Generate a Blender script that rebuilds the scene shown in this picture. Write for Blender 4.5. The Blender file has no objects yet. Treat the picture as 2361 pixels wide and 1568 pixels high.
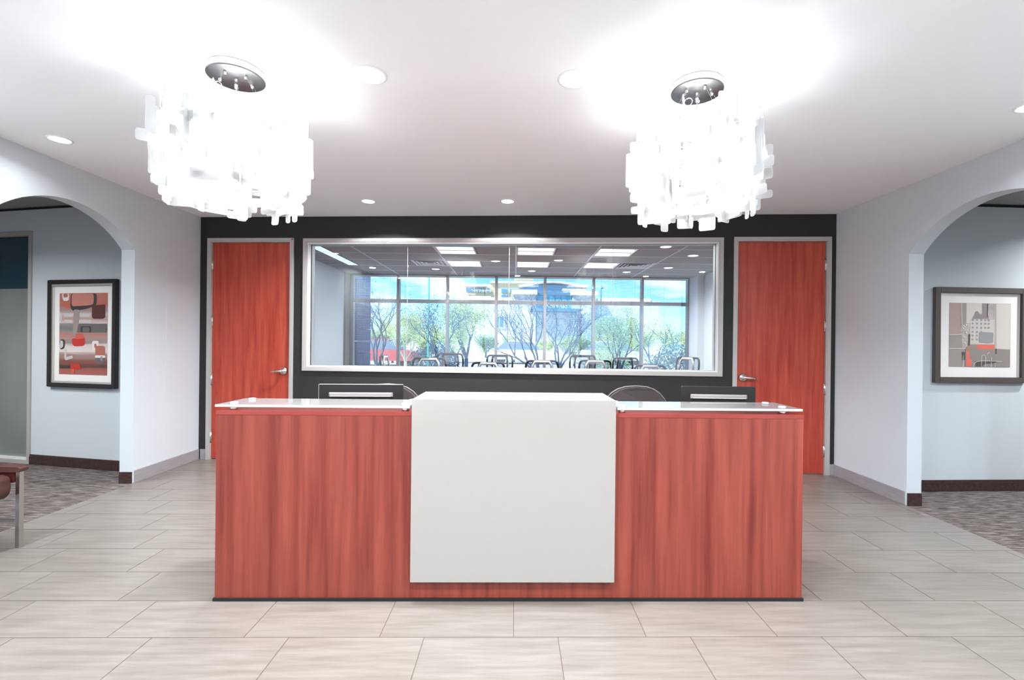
import bpy, bmesh, math, random
from mathutils import Vector, Matrix
random.seed(7)
SC = bpy.context.scene
COL = SC.collection
PI = math.pi

# ------------------------------------------------------------------ camera
F, YAW, PIT, ROL, CAMH, CX, CY = 1090.43, .01895, -.00101, .0105, 1.35125, 1208.18, 791.4
_c, _s = math.cos, math.sin
fw = Vector((_s(YAW)*_c(PIT), _c(YAW)*_c(PIT), _s(PIT)))
rt = Vector((_c(YAW), -_s(YAW), 0)); up = rt.cross(fw)
rt, up = rt*_c(ROL) + up*_s(ROL), -rt*_s(ROL) + up*_c(ROL)
CAM = Vector((0, 0, CAMH))
cd = bpy.data.cameras.new('camera'); cam = bpy.data.objects.new('camera', cd); COL.objects.link(cam)
cd.sensor_width = 36; cd.sensor_fit = 'HORIZONTAL'; cd.lens = F/2361*36
cd.shift_x = (1180.5-CX)/2361; cd.shift_y = (CY-784)/2361
cd.clip_start = .05; cd.clip_end = 600
m3 = Matrix((rt, up, -fw)).transposed()
cam.matrix_world = Matrix.Translation(CAM) @ m3.to_4x4()
SC.camera = cam

def at(px, py, Y):
    """photograph pixel -> point of the scene at depth Y"""
    d = fw + rt*((px-CX)/F) - up*((py-CY)/F)
    return CAM + d*(Y/d.y)

# ------------------------------------------------------------------ world, sun, exposure
SC.view_settings.view_transform = 'Standard'; SC.view_settings.look = 'None'
SC.view_settings.gamma = 1; SC.view_settings.use_curve_mapping = False
SC.view_settings.exposure = 1.88
SC.cycles.max_bounces = 9; SC.cycles.diffuse_bounces = 5; SC.cycles.transparent_max_bounces = 16
SC.cycles.sample_clamp_indirect = 6; SC.cycles.caustics_reflective = False; SC.cycles.caustics_refractive = False
SC.cycles.blur_glossy = .5

LIGHT_DOWN = 12.0      # W per downlight
LIGHT_CHAND = 3.0      # W per chandelier bulb group
LIGHT_TROFFER = 11.0
SKY = .78
SUN = 2.3

W = bpy.data.worlds.new('world'); SC.world = W; W.use_nodes = True
nt = W.node_tree; nt.nodes.clear()
def nd(t, k, **kw):
    n = t.nodes.new(k)
    for a, b in kw.items(): setattr(n, a, b)
    return n
wo = nd(nt, 'ShaderNodeOutputWorld'); bg = nd(nt, 'ShaderNodeBackground'); tc = nd(nt, 'ShaderNodeTexCoord')
sep = nd(nt, 'ShaderNodeSeparateXYZ'); rmp = nd(nt, 'ShaderNodeValToRGB')
nt.links.new(tc.outputs['Generated'], sep.inputs[0]); nt.links.new(sep.outputs[2], rmp.inputs[0])
e = rmp.color_ramp.elements
e[0].position = 0; e[0].color = (.42, .70, 1, 1); e[1].position = .5; e[1].color = (.08, .27, .72, 1)
x = rmp.color_ramp.elements.new(.14); x.color = (.13, .42, .95, 1)
mp = nd(nt, 'ShaderNodeMapping'); mp.inputs['Scale'].default_value = (3.2, 3.2, 11)
nz = nd(nt, 'ShaderNodeTexNoise'); nz.inputs['Scale'].default_value = 1.7; nz.inputs['Detail'].default_value = 6; nz.inputs['Roughness'].default_value = .55
cr = nd(nt, 'ShaderNodeValToRGB'); cr.color_ramp.elements[0].position = .50; cr.color_ramp.elements[1].position = .74
mx = nd(nt, 'ShaderNodeMixRGB'); mx.inputs[2].default_value = (1, 1, 1, 1)
nt.links.new(tc.outputs['Generated'], mp.inputs[0]); nt.links.new(mp.outputs[0], nz.inputs[0]); nt.links.new(nz.outputs[0], cr.inputs[0])
nt.links.new(cr.outputs[0], mx.inputs[0]); nt.links.new(rmp.outputs[0], mx.inputs[1]); nt.links.new(mx.outputs[0], bg.inputs[0])
bg.inputs[1].default_value = SKY; nt.links.new(bg.outputs[0], wo.inputs[0])
sl = bpy.data.lights.new('sun', 'SUN'); sl.energy = SUN; sl.angle = .01; sl.color = (1, .95, .86)
so = bpy.data.objects.new('sun', sl); COL.objects.link(so)
so.rotation_euler = Vector((.55, -.1, -.75)).to_track_quat('Z', 'Y').to_euler()
so.rotation_euler = (Vector((-.60, -.42, .72))).to_track_quat('Z', 'Y').to_euler()

# ------------------------------------------------------------------ materials
MAT = {}
def lin(r, g, b):
    f = lambda v: (v/255/12.92) if v/255 <= .04045 else ((v/255+.055)/1.055)**2.4
    return (f(r), f(g), f(b), 1)
def mat(name, col, rough=.5, metal=0, spec=.5, coat=0, noise=None, bump=None, emis=None, alpha=None, trans=0):
    """noise=(colour2, scale xyz, noise scale, detail, coords, lo, hi); bump=(strength, scale xyz, noise scale)"""
    if name in MAT: return MAT[name]
    m = bpy.data.materials.new(name); m.use_nodes = True; t = m.node_tree
    p = t.nodes['Principled BSDF']
    p.inputs['Base Color'].default_value = col; p.inputs['Roughness'].default_value = rough
    p.inputs['Metallic'].default_value = metal; p.inputs['Specular IOR Level'].default_value = spec
    p.inputs['Coat Weight'].default_value = coat; p.inputs['Coat Roughness'].default_value = .04
    co = None
    if noise or bump:
        co = nd(t, 'ShaderNodeTexCoord')
    if noise:
        c2, sc, ns, det, cs, lo, hi = noise
        mpp = nd(t, 'ShaderNodeMapping'); mpp.inputs['Scale'].default_value = sc
        n = nd(t, 'ShaderNodeTexNoise'); n.inputs['Scale'].default_value = ns; n.inputs['Detail'].default_value = det; n.inputs['Roughness'].default_value = .62
        r = nd(t, 'ShaderNodeValToRGB'); r.color_ramp.elements[0].position = lo; r.color_ramp.elements[1].position = hi
        r.color_ramp.elements[0].color = col; r.color_ramp.elements[1].color = c2
        src = co.outputs['Object']
        if cs == 'World':
            g = nd(t, 'ShaderNodeNewGeometry'); src = g.outputs['Position']
        if cs == 'Random':
            g = nd(t, 'ShaderNodeNewGeometry'); oi = nd(t, 'ShaderNodeObjectInfo')
            v = nd(t, 'ShaderNodeVectorMath', operation='MULTIPLY_ADD')
            cb = nd(t, 'ShaderNodeCombineXYZ'); t.links.new(oi.outputs['Random'], cb.inputs[2])
            v.inputs[1].default_value = (0, 0, 31)
            t.links.new(cb.outputs[0], v.inputs[0]); t.links.new(g.outputs['Position'], v.inputs[2]); src = v.outputs[0]
        t.links.new(src, mpp.inputs[0]); t.links.new(mpp.outputs[0], n.inputs[0]); t.links.new(n.outputs[0], r.inputs[0])
        t.links.new(r.outputs[0], p.inputs['Base Color'])
    if bump:
        st, sc, ns = bump
        mpp = nd(t, 'ShaderNodeMapping'); mpp.inputs['Scale'].default_value = sc
        n = nd(t, 'ShaderNodeTexNoise'); n.inputs['Scale'].default_value = ns; n.inputs['Detail'].default_value = 3
        b = nd(t, 'ShaderNodeBump'); b.inputs['Strength'].default_value = st; b.inputs['Distance'].default_value = .002
        t.links.new(co.outputs['Object'], mpp.inputs[0]); t.links.new(mpp.outputs[0], n.inputs[0]); t.links.new(n.outputs[0], b.inputs['Height'])
        t.links.new(b.outputs[0], p.inputs['Normal'])
    if emis:
        p.inputs['Emission Color'].default_value = emis[0]; p.inputs['Emission Strength'].default_value = emis[1]
    MAT[name] = m
    return m
def glassmat(name, tint=(1, 1, 1, 1), refl=1.0, base=.0, rough=0.0):
    if name in MAT: return MAT[name]
    m = bpy.data.materials.new(name); m.use_nodes = True; t = m.node_tree; t.nodes.clear()
    o = nd(t, 'ShaderNodeOutputMaterial'); mixn = nd(t, 'ShaderNodeMixShader'); tr = nd(t, 'ShaderNodeBsdfTransparent'); gl = nd(t, 'ShaderNodeBsdfGlossy')
    fr = nd(t, 'ShaderNodeFresnel'); fr.inputs[0].default_value = 1.5
    ml = nd(t, 'ShaderNodeMath', operation='MULTIPLY_ADD'); ml.inputs[1].default_value = refl; ml.inputs[2].default_value = base
    tr.inputs[0].default_value = tint; gl.inputs[1].default_value = rough
    t.links.new(fr.outputs[0], ml.inputs[0]); t.links.new(ml.outputs[0], mixn.inputs[0]); t.links.new(tr.outputs[0], mixn.inputs[1]); t.links.new(gl.outputs[0], mixn.inputs[2])
    t.links.new(mixn.outputs[0], o.inputs[0]); MAT[name] = m
    return m
def plates_mat():
    m = bpy.data.materials.new('frosted_acrylic'); m.use_nodes = True; t = m.node_tree; t.nodes.clear()
    o = nd(t, 'ShaderNodeOutputMaterial'); a = nd(t, 'ShaderNodeBsdfDiffuse'); b = nd(t, 'ShaderNodeBsdfTranslucent'); mi = nd(t, 'ShaderNodeMixShader')
    g = nd(t, 'ShaderNodeBsdfGlossy'); m2 = nd(t, 'ShaderNodeMixShader'); tr = nd(t, 'ShaderNodeBsdfTransparent'); m3_ = nd(t, 'ShaderNodeMixShader')
    a.inputs[0].default_value = (.9, .9, .9, 1); b.inputs[0].default_value = (.74, .74, .74, 1); mi.inputs[0].default_value = .86
    g.inputs[1].default_value = .15; m2.inputs[0].default_value = .04; m3_.inputs[0].default_value = .22
    t.links.new(a.outputs[0], mi.inputs[1]); t.links.new(b.outputs[0], mi.inputs[2]); t.links.new(mi.outputs[0], m2.inputs[1]); t.links.new(g.outputs[0], m2.inputs[2])
    t.links.new(m2.outputs[0], m3_.inputs[1]); t.links.new(tr.outputs[0], m3_.inputs[2]); t.links.new(m3_.outputs[0], o.inputs[0])
    return m
def leafmat(name, col, c2):
    m = bpy.data.materials.new(name); m.use_nodes = True; t = m.node_tree; t.nodes.clear()
    o = nd(t, 'ShaderNodeOutputMaterial'); a = nd(t, 'ShaderNodeBsdfDiffuse'); b = nd(t, 'ShaderNodeBsdfTranslucent'); mi = nd(t, 'ShaderNodeMixShader')
    g = nd(t, 'ShaderNodeNewGeometry'); n = nd(t, 'ShaderNodeTexNoise'); n.inputs['Scale'].default_value = 1.3; r = nd(t, 'ShaderNodeMixRGB')
    r.inputs[1].default_value = col; r.inputs[2].default_value = c2
    t.links.new(g.outputs['Position'], n.inputs[0]); t.links.new(n.outputs[0], r.inputs[0])
    t.links.new(r.outputs[0], a.inputs[0]); t.links.new(r.outputs[0], b.inputs[0]); mi.inputs[0].default_value = .5
    t.links.new(a.outputs[0], mi.inputs[1]); t.links.new(b.outputs[0], mi.inputs[2]); t.links.new(mi.outputs[0], o.inputs[0])
    return m

wall_paint = mat('wall_paint', lin(208, 214, 218), .75, spec=.25, bump=(.25, (1, 1, 1), 260))
jamb_paint = wall_paint
dark_paint = mat('dark_paint', lin(42, 41, 40), .6, spec=.3, bump=(.2, (1, 1, 1), 260))
ceil_paint = mat('ceiling_paint', lin(244, 245, 247), .9, spec=.1)
act = mat('ceiling_panel', lin(160, 157, 157), .95, spec=.05, noise=(lin(146, 142, 142), (1, 1, 1), 90, 3, 'Object', .4, .6))
tee_m = mat('ceiling_grid_metal', lin(205, 207, 210), .5)
trim_m = mat('frame_metal_taupe', lin(178, 171, 167), .42, spec=.4)
trim_w = mat('frame_return', lin(222, 222, 220), .45)
wood_door = mat('door_cherry_veneer', lin(188, 80, 58), .42, spec=.4, coat=.05, noise=(lin(158, 50, 38), (9, 9, .55), 2.6, 7, 'Object', .36, .66), bump=(.12, (60, 60, 2), 6))
wood_desk = mat('desk_cherry_laminate', lin(150, 70, 53), .38, spec=.45, noise=(lin(104, 34, 26), (9, 9, .4), 2.0, 12, 'Object', .33, .70), bump=(.08, (60, 60, 2), 6))
wood_top = mat('desk_cherry_edge', lin(152, 60, 50), .35, spec=.5, noise=(lin(136, 48, 40), (1, 9, 9), 2.5, 6, 'Object', .35, .65))
white_gloss = mat('white_gloss_laminate', lin(164, 158, 152), .12, spec=.5, coat=.3)
glass_top = mat('white_backed_glass', lin(244, 242, 240), .04, spec=.5); glass_top.node_tree.nodes['Principled BSDF'].inputs['IOR'].default_value = 1.28
def milk(name, c, t_, rf):
    m = bpy.data.materials.new(name); m.use_nodes = True; t = m.node_tree; t.nodes.clear()
    o = nd(t, 'ShaderNodeOutputMaterial'); a = nd(t, 'ShaderNodeBsdfDiffuse'); tl = nd(t, 'ShaderNodeBsdfTranslucent'); b_ = nd(t, 'ShaderNodeBsdfTransparent'); g = nd(t, 'ShaderNodeBsdfGlossy')
    m1 = nd(t, 'ShaderNodeMixShader'); m2 = nd(t, 'ShaderNodeMixShader'); m4 = nd(t, 'ShaderNodeMixShader'); m1.inputs[0].default_value = .5; m2.inputs[0].default_value = t_
    fr = nd(t, 'ShaderNodeFresnel'); fr.inputs[0].default_value = 1.45; ml = nd(t, 'ShaderNodeMath', operation='MULTIPLY'); ml.inputs[1].default_value = rf
    a.inputs[0].default_value = c; tl.inputs[0].default_value = c; g.inputs[1].default_value = .01
    L = t.links.new; L(a.outputs[0], m1.inputs[1]); L(tl.outputs[0], m1.inputs[2]); L(m1.outputs[0], m2.inputs[1]); L(b_.outputs[0], m2.inputs[2]); L(fr.outputs[0], ml.inputs[0]); L(ml.outputs[0], m4.inputs[0])
    L(m2.outputs[0], m4.inputs[1]); L(g.outputs[0], m4.inputs[2]); L(m4.outputs[0], o.inputs[0]); return m
glass_slab = milk('frosted_counter_glass', (.58, .58, .575, 1), .45, .75)
glass_edge = milk('clear_cap', (.9, .93, .92, 1), .35, .3)

chrome = mat('chrome', (.82, .82, .82, 1), .08, metal=1)
satin = mat('satin_nickel', (.66, .64, .62, 1), .28, metal=1)
steel_chair = mat('polished_steel', (.62, .6, .58, 1), .18, metal=1)
black_pl = mat('black_plastic', lin(26, 23, 23), .5, spec=.35)
blackrub = mat('black_rubber', lin(20, 18, 18), .8)
mon_grey = mat('monitor_grey_plastic', lin(140, 134, 132), .35, spec=.5)
grout = mat('grout', lin(98, 82, 75), .9)
tile_m = mat('porcelain_tile', lin(130, 124, 118), .3, spec=.45, noise=(lin(112, 105, 98), (1.2, 14, 1), 2.3, 7, 'Random', .35, .68))
base_tile = mat('base_tile_grey', lin(158, 156, 160), .4, noise=(lin(150, 145, 146), (2, 2, 18), 4, 6, 'World', .35, .65))
carpet_m = mat('carpet_weave', lin(72, 66, 63), .98, spec=.05, noise=(lin(140, 132, 128), (2.2, 30, 1), 3.1, 5, 'World', .44, .6), bump=(.6, (1, 1, 1), 220))
base_wood = mat('dark_wood_base', lin(70, 50, 46), .4, noise=(lin(52, 35, 33), (8, 8, 8), 6, 4, 'Object', .4, .6))
frame_blk = mat('black_frame', lin(30, 20, 20), .35, spec=.5)
frame_brn = mat('brown_frame', lin(84, 76, 72), .45, bump=(.3, (1, 40, 40), 20))
silver = mat('silver_lip', (.72, .69, .67, 1), .3, metal=.8)
mat_board = mat('mat_board', lin(240, 236, 232), .85)
upholst = mat('brown_upholstery', lin(84, 48, 42), .65, noise=(lin(64, 34, 30), (60, 60, 60), 8, 2, 'Object', .4, .6))
mesh_fab = mat('chair_mesh', lin(52, 48, 47), .8)
chair_frm = mat('chair_black_frame', lin(34, 32, 34), .6, spec=.3)
chair_rim = mat('chair_rim_grey', lin(104, 98, 96), .4)
lens_m = mat('downlight_lens', (1, 1, 1, 1), .5, emis=((1, .985, .96, 1), 7))
lens_soft = mat('downlight_soft_lens', (1, 1, 1, 1), .5, emis=((1, .985, .96, 1), 1.6))
troffer_m = mat('troffer_lens', (1, 1, 1, 1), .5, emis=((1, .98, .97, 1), .7))
bulb_m = mat('bulb', (1, 1, 1, 1), .5, emis=((1, .99, .97, 1), 4))
acrylic = plates_mat()
clear_gl = glassmat('interior_glass', (.93, .955, .965, 1), 1.0, .03)
ext_gl = glassmat('exterior_glass', (.93, .97, 1, 1), .25)
film_dark = mat('teal_dark_glass', lin(12, 52, 66), .08, spec=.7)
film_frost = mat('frosted_glass', lin(122, 126, 122), .35, spec=.5, noise=(lin(140, 144, 140), (1, 1, .7), 1.2, 2, 'Object', .3, .7))
alu = mat('window_aluminium', lin(142, 134, 131), .45, metal=.1)
blind_m = mat('blind_slat', lin(226, 232, 240), .6)
stone_m = mat('stone_block', lin(126, 140, 160), .9, noise=(lin(92, 106, 128), (1, 1, 1), 6, 5, 'World', .35, .65), bump=(1, (1, 1, 1), 12))  # blue of the shaded pier face is put into the stone colour
stone_d = mat('stone_brown_shade_blue', lin(88, 92, 116), .95, noise=(lin(66, 74, 100), (1, 1, 1), 6, 5, 'World', .35, .65), bump=(1, (1, 1, 1), 12))  # lower brown stone, coloured blue in the same way for shade
table_m = mat('conference_table_veneer', lin(120, 62, 48), .3, noise=(lin(96, 44, 36), (1, 9, 9), 2, 5, 'Object', .4, .6))

# ------------------------------------------------------------------ mesh helpers
class MB:
    def __init__(s): s.v = []; s.f = []; s.m = []; s.mats = []; s.sm = []
    def mi(s, m):
        if m not in s.mats: s.mats.append(m)
        return s.mats.index(m)
    def face(s, pts, m, smooth=False):
        i = len(s.v); s.v += [tuple(p) for p in pts]; s.f.append(tuple(range(i, i+len(pts)))); s.m.append(s.mi(m)); s.sm.append(smooth)
    def add(s, vs, fs, m, smooth=False):
        i = len(s.v); s.v += [tuple(p) for p in vs]; k = s.mi(m)
        for f in fs: s.f.append(tuple(i+j for j in f)); s.m.append(k); s.sm.append(smooth)
        return s
    def box(s, x0, x1, y0, y1, z0, z1, m, M=None):
        vs = [Vector((x, y, z)) for z in (z0, z1) for y in (y0, y1) for x in (x0, x1)]
        if M is not None: vs = [M @ v for v in vs]
        return s.add(vs, [(0, 2, 3, 1), (4, 5, 7, 6), (0, 1, 5, 4), (2, 6, 7, 3), (0, 4, 6, 2), (1, 3, 7, 5)], m)
    def prism(s, poly, d0, d1, fn, m, smooth_side=False):
        """poly: list of (a, b); fn(a, b, d) -> point; extruded from d0 to d1"""
        n = len(poly); vs = [fn(a, b, d0) for a, b in poly] + [fn(a, b, d1) for a, b in poly]
        s.add(vs, [tuple(range(n))[::-1], tuple(range(n, 2*n))], m)
        i = len(s.v); s.v += [tuple(p) for p in vs]; k = s.mi(m)
        for j in range(n):
            q = (j+1) % n; s.f.append((i+j, i+q, i+n+q, i+n+j)); s.m.append(k); s.sm.append(smooth_side)
        return s
    def tube(s, path, r, m, n=8, caps=True, sq=None):
        path = [Vector(p) for p in path]; rs = r if isinstance(r, (list, tuple)) else [r]*len(path)
        i0 = len(s.v); k = s.mi(m); ref = None
        for j, p in enumerate(path):
            d = (path[min(j+1, len(path)-1)]-path[max(j-1, 0)]).normalized()
            if ref is None:
                a = Vector((0, 0, 1)) if abs(d.z) < .9 else Vector((1, 0, 0)); ref = (a - d*a.dot(d)).normalized()
            ref = (ref - d*ref.dot(d)).normalized(); o = d.cross(ref)
            for q in range(n):
                t = 2*PI*q/n + (PI/4 if n == 4 else 0)
                a, b = _c(t)*rs[j], _s(t)*rs[j]
                if sq: a *= sq[0]; b *= sq[1]
                s.v.append(tuple(p + ref*a + o*b))
        for j in range(len(path)-1):
            for q in range(n):
                a = i0+j*n+q; b = i0+j*n+(q+1) % n
                s.f.append((a, b, b+n, a+n)); s.m.append(k); s.sm.append(n > 4)
        if caps:
            s.f.append(tuple(i0+q for q in range(n))[::-1]); s.m.append(k); s.sm.append(False)
            e0 = i0+(len(path)-1)*n; s.f.append(tuple(e0+q for q in range(n))); s.m.append(k); s.sm.append(False)
        return s
    def lathe(s, prof, c, m, n=32, ax='z', smooth=True):
        c = Vector(c); i0 = len(s.v); k = s.mi(m)
        for r, h in prof:
            for q in range(n):
                t = 2*PI*q/n; a, b = _c(t)*r, _s(t)*r
                s.v.append(tuple(c + (Vector((a, b, h)) if ax == 'z' else Vector((a, h, b)) if ax == 'y' else Vector((h, a, b)))))
        for j in range(len(prof)-1):
            for q in range(n):
                a = i0+j*n+q; b = i0+j*n+(q+1) % n; s.f.append((a, b, b+n, a+n)); s.m.append(k); s.sm.append(smooth)
        for e0, rev in ((i0, True), (i0+(len(prof)-1)*n, False)):
            idx = [e0+q for q in range(n)]; s.f.append(tuple(idx[::-1] if rev else idx)); s.m.append(k); s.sm.append(False)
        return s
    def mesh(s, name, bevel=0, fix=True):
        me = bpy.data.meshes.new(name); me.from_pydata(s.v, [], s.f)
        for m in s.mats: me.materials.append(m)
        for p, k, sm in zip(me.polygons, s.m, s.sm): p.material_index = k; p.use_smooth = sm
        if fix or bevel:
            b = bmesh.new(); b.from_mesh(me)
            if bevel:
                bmesh.ops.remove_doubles(b, verts=b.verts, dist=1e-5)
            bmesh.ops.recalc_face_normals(b, faces=b.faces)
            if bevel: bmesh.ops.bevel(b, geom=[e for e in b.edges if len(e.link_faces) == 2 and e.calc_face_angle(0) > .5], offset=bevel, segments=2, affect='EDGES', clamp_overlap=True)
            b.to_mesh(me); b.free()
        me.update(); return me
    def build(s, name, parent=None, bevel=0, fix=True, **kw):
        o = bpy.data.objects.new(name, s.mesh(name, bevel, fix)); COL.objects.link(o)
        if parent: o.parent = parent
        return props(o, **kw)
def props(o, label=None, cat=None, kind=None, group=None, loc=None):
    if label: o['label'] = label
    if cat: o['category'] = cat
    if kind: o['kind'] = kind
    if group: o['group'] = group
    if loc is not None: o.location = loc
    return o
def empty(name, loc=(0, 0, 0), rz=0, **kw):
    o = bpy.data.objects.new(name, None); COL.objects.link(o); o.location = loc; o.rotation_euler = (0, 0, rz); o.empty_display_size = .1
    return props(o, **kw)
def inst(src, name, parent, loc=(0, 0, 0), rot=(0, 0, 0)):
    o = bpy.data.objects.new(name, src.data if hasattr(src, 'data') else src); COL.objects.link(o); o.parent = parent; o.location = loc; o.rotation_euler = rot
    return o
def copy_tree(o, parent=None):
    c = o.copy(); COL.objects.link(c)
    if parent: c.parent = parent; c.matrix_parent_inverse = o.matrix_parent_inverse
    for ch in list(o.children): copy_tree(ch, c)
    return c
def arc(cx, cy, r, a0, a1, n):
    return [(cx+r*_c(a0+(a1-a0)*i/n), cy+r*_s(a0+(a1-a0)*i/n)) for i in range(n+1)]
def rrect(x0, x1, y0, y1, r, n=4):
    return arc(x1-r, y0+r, r, -PI/2, 0, n)+arc(x1-r, y1-r, r, 0, PI/2, n)+arc(x0+r, y1-r, r, PI/2, PI, n)+arc(x0+r, y0+r, r, PI, 1.5*PI, n)
def roundpoly(pts, r, n=2):
    out = []
    for i, p in enumerate(pts):
        a = Vector(pts[i-1]); b = Vector(p); c = Vector(pts[(i+1) % len(pts)])
        u = (a-b).normalized(); v = (c-b).normalized(); rr = min(r, (a-b).length*.45, (c-b).length*.45)
        for k in range(n+1):
            t = k/n; out.append(tuple((b+u*rr)*(1-t)**2 + b*2*t*(1-t) + (b+v*rr)*t*t))
    return out
XZ = lambda a, b, d: Vector((a, d, b))
XY = lambda a, b, d: Vector((a, b, d))
YZ = lambda a, b, d: Vector((d, a, b))
def lamp(name, parent, kind, loc, energy, size=.1, rot=(0, 0, 0), col=(1, .97, .93), sy=None, spread=None):
    l = bpy.data.lights.new(name, kind); l.energy = energy; l.color = col
    if kind == 'AREA':
        l.size = size
        if sy: l.shape = 'RECTANGLE'; l.size_y = sy
        else: l.shape = 'DISK'
        if spread: l.spread = spread
    else: l.shadow_soft_size = size
    o = bpy.data.objects.new(name, l); COL.objects.link(o); o.parent = parent; o.location = loc; o.rotation_euler = rot
    return o

# ------------------------------------------------------------------ setting: reception
CE = 2.73                      # ceiling
XL, XR = -3.56, 3.345          # side walls
A = Vector((-3.535, 5.405, 0)); BANG = math.radians(-4.3666)   # back wall, left corner and direction
U = Vector((_c(BANG), _s(BANG), 0)); N = Vector((-_s(BANG), _c(BANG), 0)); BL = 6.92
REAR = -2.6
TW, TD, TX0, TY0 = .6126, .3063, .2113, 2.1691
GAP = .0032
fl = MB(); fl.box(XL-.0, XR+.0, REAR, 5.6, -.08, -.0022, grout)
floor = fl.build('floor', kind='structure', label='pale porcelain tile floor laid in stepped rows', cat='floor')
tile_cache = {}
def tile_mesh(w, d=TD-GAP):
    k = (round(w, 3), round(d, 3))
    if k not in tile_cache:
        b = MB(); b.box(-w/2, w/2, -d/2, d/2, -.012, 0, tile_m); tile_cache[k] = b.mesh('tile', bevel=.0012)
    return tile_cache[k]
rest = MB()
for r in range(-12, 12):
    y0 = TY0+(r-1)*TD
    if y0 < REAR: continue
    xs = TX0-r*TW/3
    k0 = math.floor((XL-xs)/TW)
    for k in range(k0, k0+14):
        a = max(xs+k*TW, XL)+GAP/2; b = min(xs+(k+1)*TW, XR)-GAP/2
        if b-a < .02: continue
        back = (Vector(((a+b)/2, y0, 0))-A).dot(N)
        if back > .06: continue
        if r >= -4:
            o = inst(tile_mesh(b-a), 'tile', floor, ((a+b)/2, y0+TD/2, 0))
        else: rest.box(a, b, y0+GAP/2, y0+TD-GAP/2, -.012, 0, tile_m)
rest.build('tile_field', floor, kind='stuff')

# carpets of the side rooms (kept outside the tile field)
def carpet(x0, x1, y0, y1, label):
    b = MB(); b.box(x0, x1, y0, y1, -.08, -.0005, carpet_m)
    return b.build('floor_carpet', kind='structure', label=label, cat='carpet')
carpet(-7.2, XL, REAR, 5.7, 'grey brown streaked carpet beyond the left archway')
carpet(XR, 6.8, REAR, 4.85, 'grey brown streaked carpet beyond the right archway')
carpet(-3.62, 4.0, 5.6, 10.0, 'carpet of the conference room behind the glass')

cb = MB(); cb.box(-3.72, 3.5, REAR, 5.62, CE, CE+.06, ceil_paint)
cb.build('ceiling', kind='structure', label='smooth white painted ceiling of the reception area', cat='ceiling')

# back wall (local frame: x along the wall, y into the wall)
def bw(name, **kw): return empty(name, tuple(A), BANG, **kw)
DL0, DL1, DR0, DR1, DH = .112, 1.02, 5.898, 6.802, 2.445
WX0, WX1, WZ0, WZ1 = 1.175, 5.745, 1.016, 2.484
FW = .045; WT = .14
wb = MB()
def wallrects(b, rects, m):
    for a, c, z0, z1 in rects: b.box(a, c, 0, WT, z0, z1, m)
wallrects(wb, [(-.12, DL0-FW, 0, CE), (DL0-FW, DL1+FW, DH+FW, CE), (DL1+FW, WX0, 0, CE), (WX0, WX1, 0, WZ0), (WX0, WX1, WZ1, CE), (WX1, DR0-FW, 0, CE), (DR0-FW, DR1+FW, DH+FW, CE), (DR1+FW, BL+.12, 0, CE)], dark_paint)
wall_back = wb.build('wall_back', kind='structure', label='charcoal painted back wall around the doors and long window', cat='wall')
wall_back.location = A; wall_back.rotation_euler = (0, 0, BANG)
for a, c in ((0, DL0-FW), (DL1+FW, DR0-FW), (DR1+FW, BL)):
    x = a
    while x < c-.01:
        x2 = min(x+TW, c); b = MB(); b.box(x+.001, x2-.001, -.011, -.0005, .001, .115, base_tile); o = b.build('base_tile', wall_back); x = x2

def frame_profile(b, x0, x1, z0, z1, fw_, y0, y1, m, sides='LRTB'):
    if 'L' in sides: b.box(x0, x0+fw_, y0, y1, z0, z1, m)
    if 'R' in sides: b.box(x1-fw_, x1, y0, y1, z0, z1, m)
    if 'T' in sides: b.box(x0+fw_, x1-fw_, y0, y1, z1-fw_, z1, m)
    if 'B' in sides: b.box(x0+fw_, x1-fw_, y0, y1, z0, z0+fw_, m)
def make_door(n, x0, x1, hinge_left, label):
    r = bw('door_%d' % n, kind='structure', label=label, cat='door')
    b = MB(); frame_profile(b, x0-FW, x1+FW, 0, DH+FW, FW, -.012, WT+.012, trim_m, 'LRT')
    frame_profile(b, x0-FW-.0, x1+FW, 0, DH+FW, FW-.012, -.018, -.012, trim_m, 'LRT')
    b.build('door_frame', r)
    b = MB(); b.box(x0+.003, x1-.003, .012, .056, .008, DH-.003, wood_door); p = b.build('door_panel', r, bevel=.0015)
    hx = x0 if hinge_left else x1
    hm = MB(); hm.lathe([(.007, -.06), (.007, .06)], (0, 0, 0), satin, 10); hm.box(-.012, .012, .004, .012, -.055, .055, satin); hmesh = hm.mesh('hinge')
    for z in (2.2, 1.56, .9, .25): inst(hmesh, 'hinge', r, (hx, .001, z))
    s = -1 if hinge_left else 1          # lever points towards the hinges
    lx = (x1-.065) if hinge_left else (x0+.065)
    d = -1 if hinge_left else 1
    b = MB(); b.lathe([(.012, .012), (.04, .008), (.042, 0), (.04, -.004), (.033, -.012), (.018, -.014), (.014, -.045)], (lx, 0, 1.008), satin, 24, 'y')
    b.tube([(lx-d*.006, -.042, 1.008), (lx+d*.02, -.048, 1.008), (lx+d*.07, -.05, 1.004), (lx+d*.122, -.048, 1.0)], [.012, .013, .011, .010], satin, 10, sq=(1, .8))
    b.build('door_handle', r, label='satin nickel lever handle on a round rose')
    ex = x1 if hinge_left else x0
    b = MB(); b.box(ex-.003, ex+.003, -.0, .05, .97, 1.05, satin); b.build('strike_plate', r)
    return r
make_door(1, DL0, DL1, True, 'tall cherry veneer door at the left end of the charcoal wall')
make_door(2, DR0, DR1, False, 'tall cherry veneer door at the right end of the charcoal wall')
b = MB(); b.lathe([(.009, 0), (.009, -.004), (.004, -.006)], (DL1+.03, -.018, DH+.03), mat('red_sticker', lin(200, 60, 45), .5), 14, 'y')
b.build('alarm_dot', bpy.data.objects['door_1'], label='small red dot on the frame corner')

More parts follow.
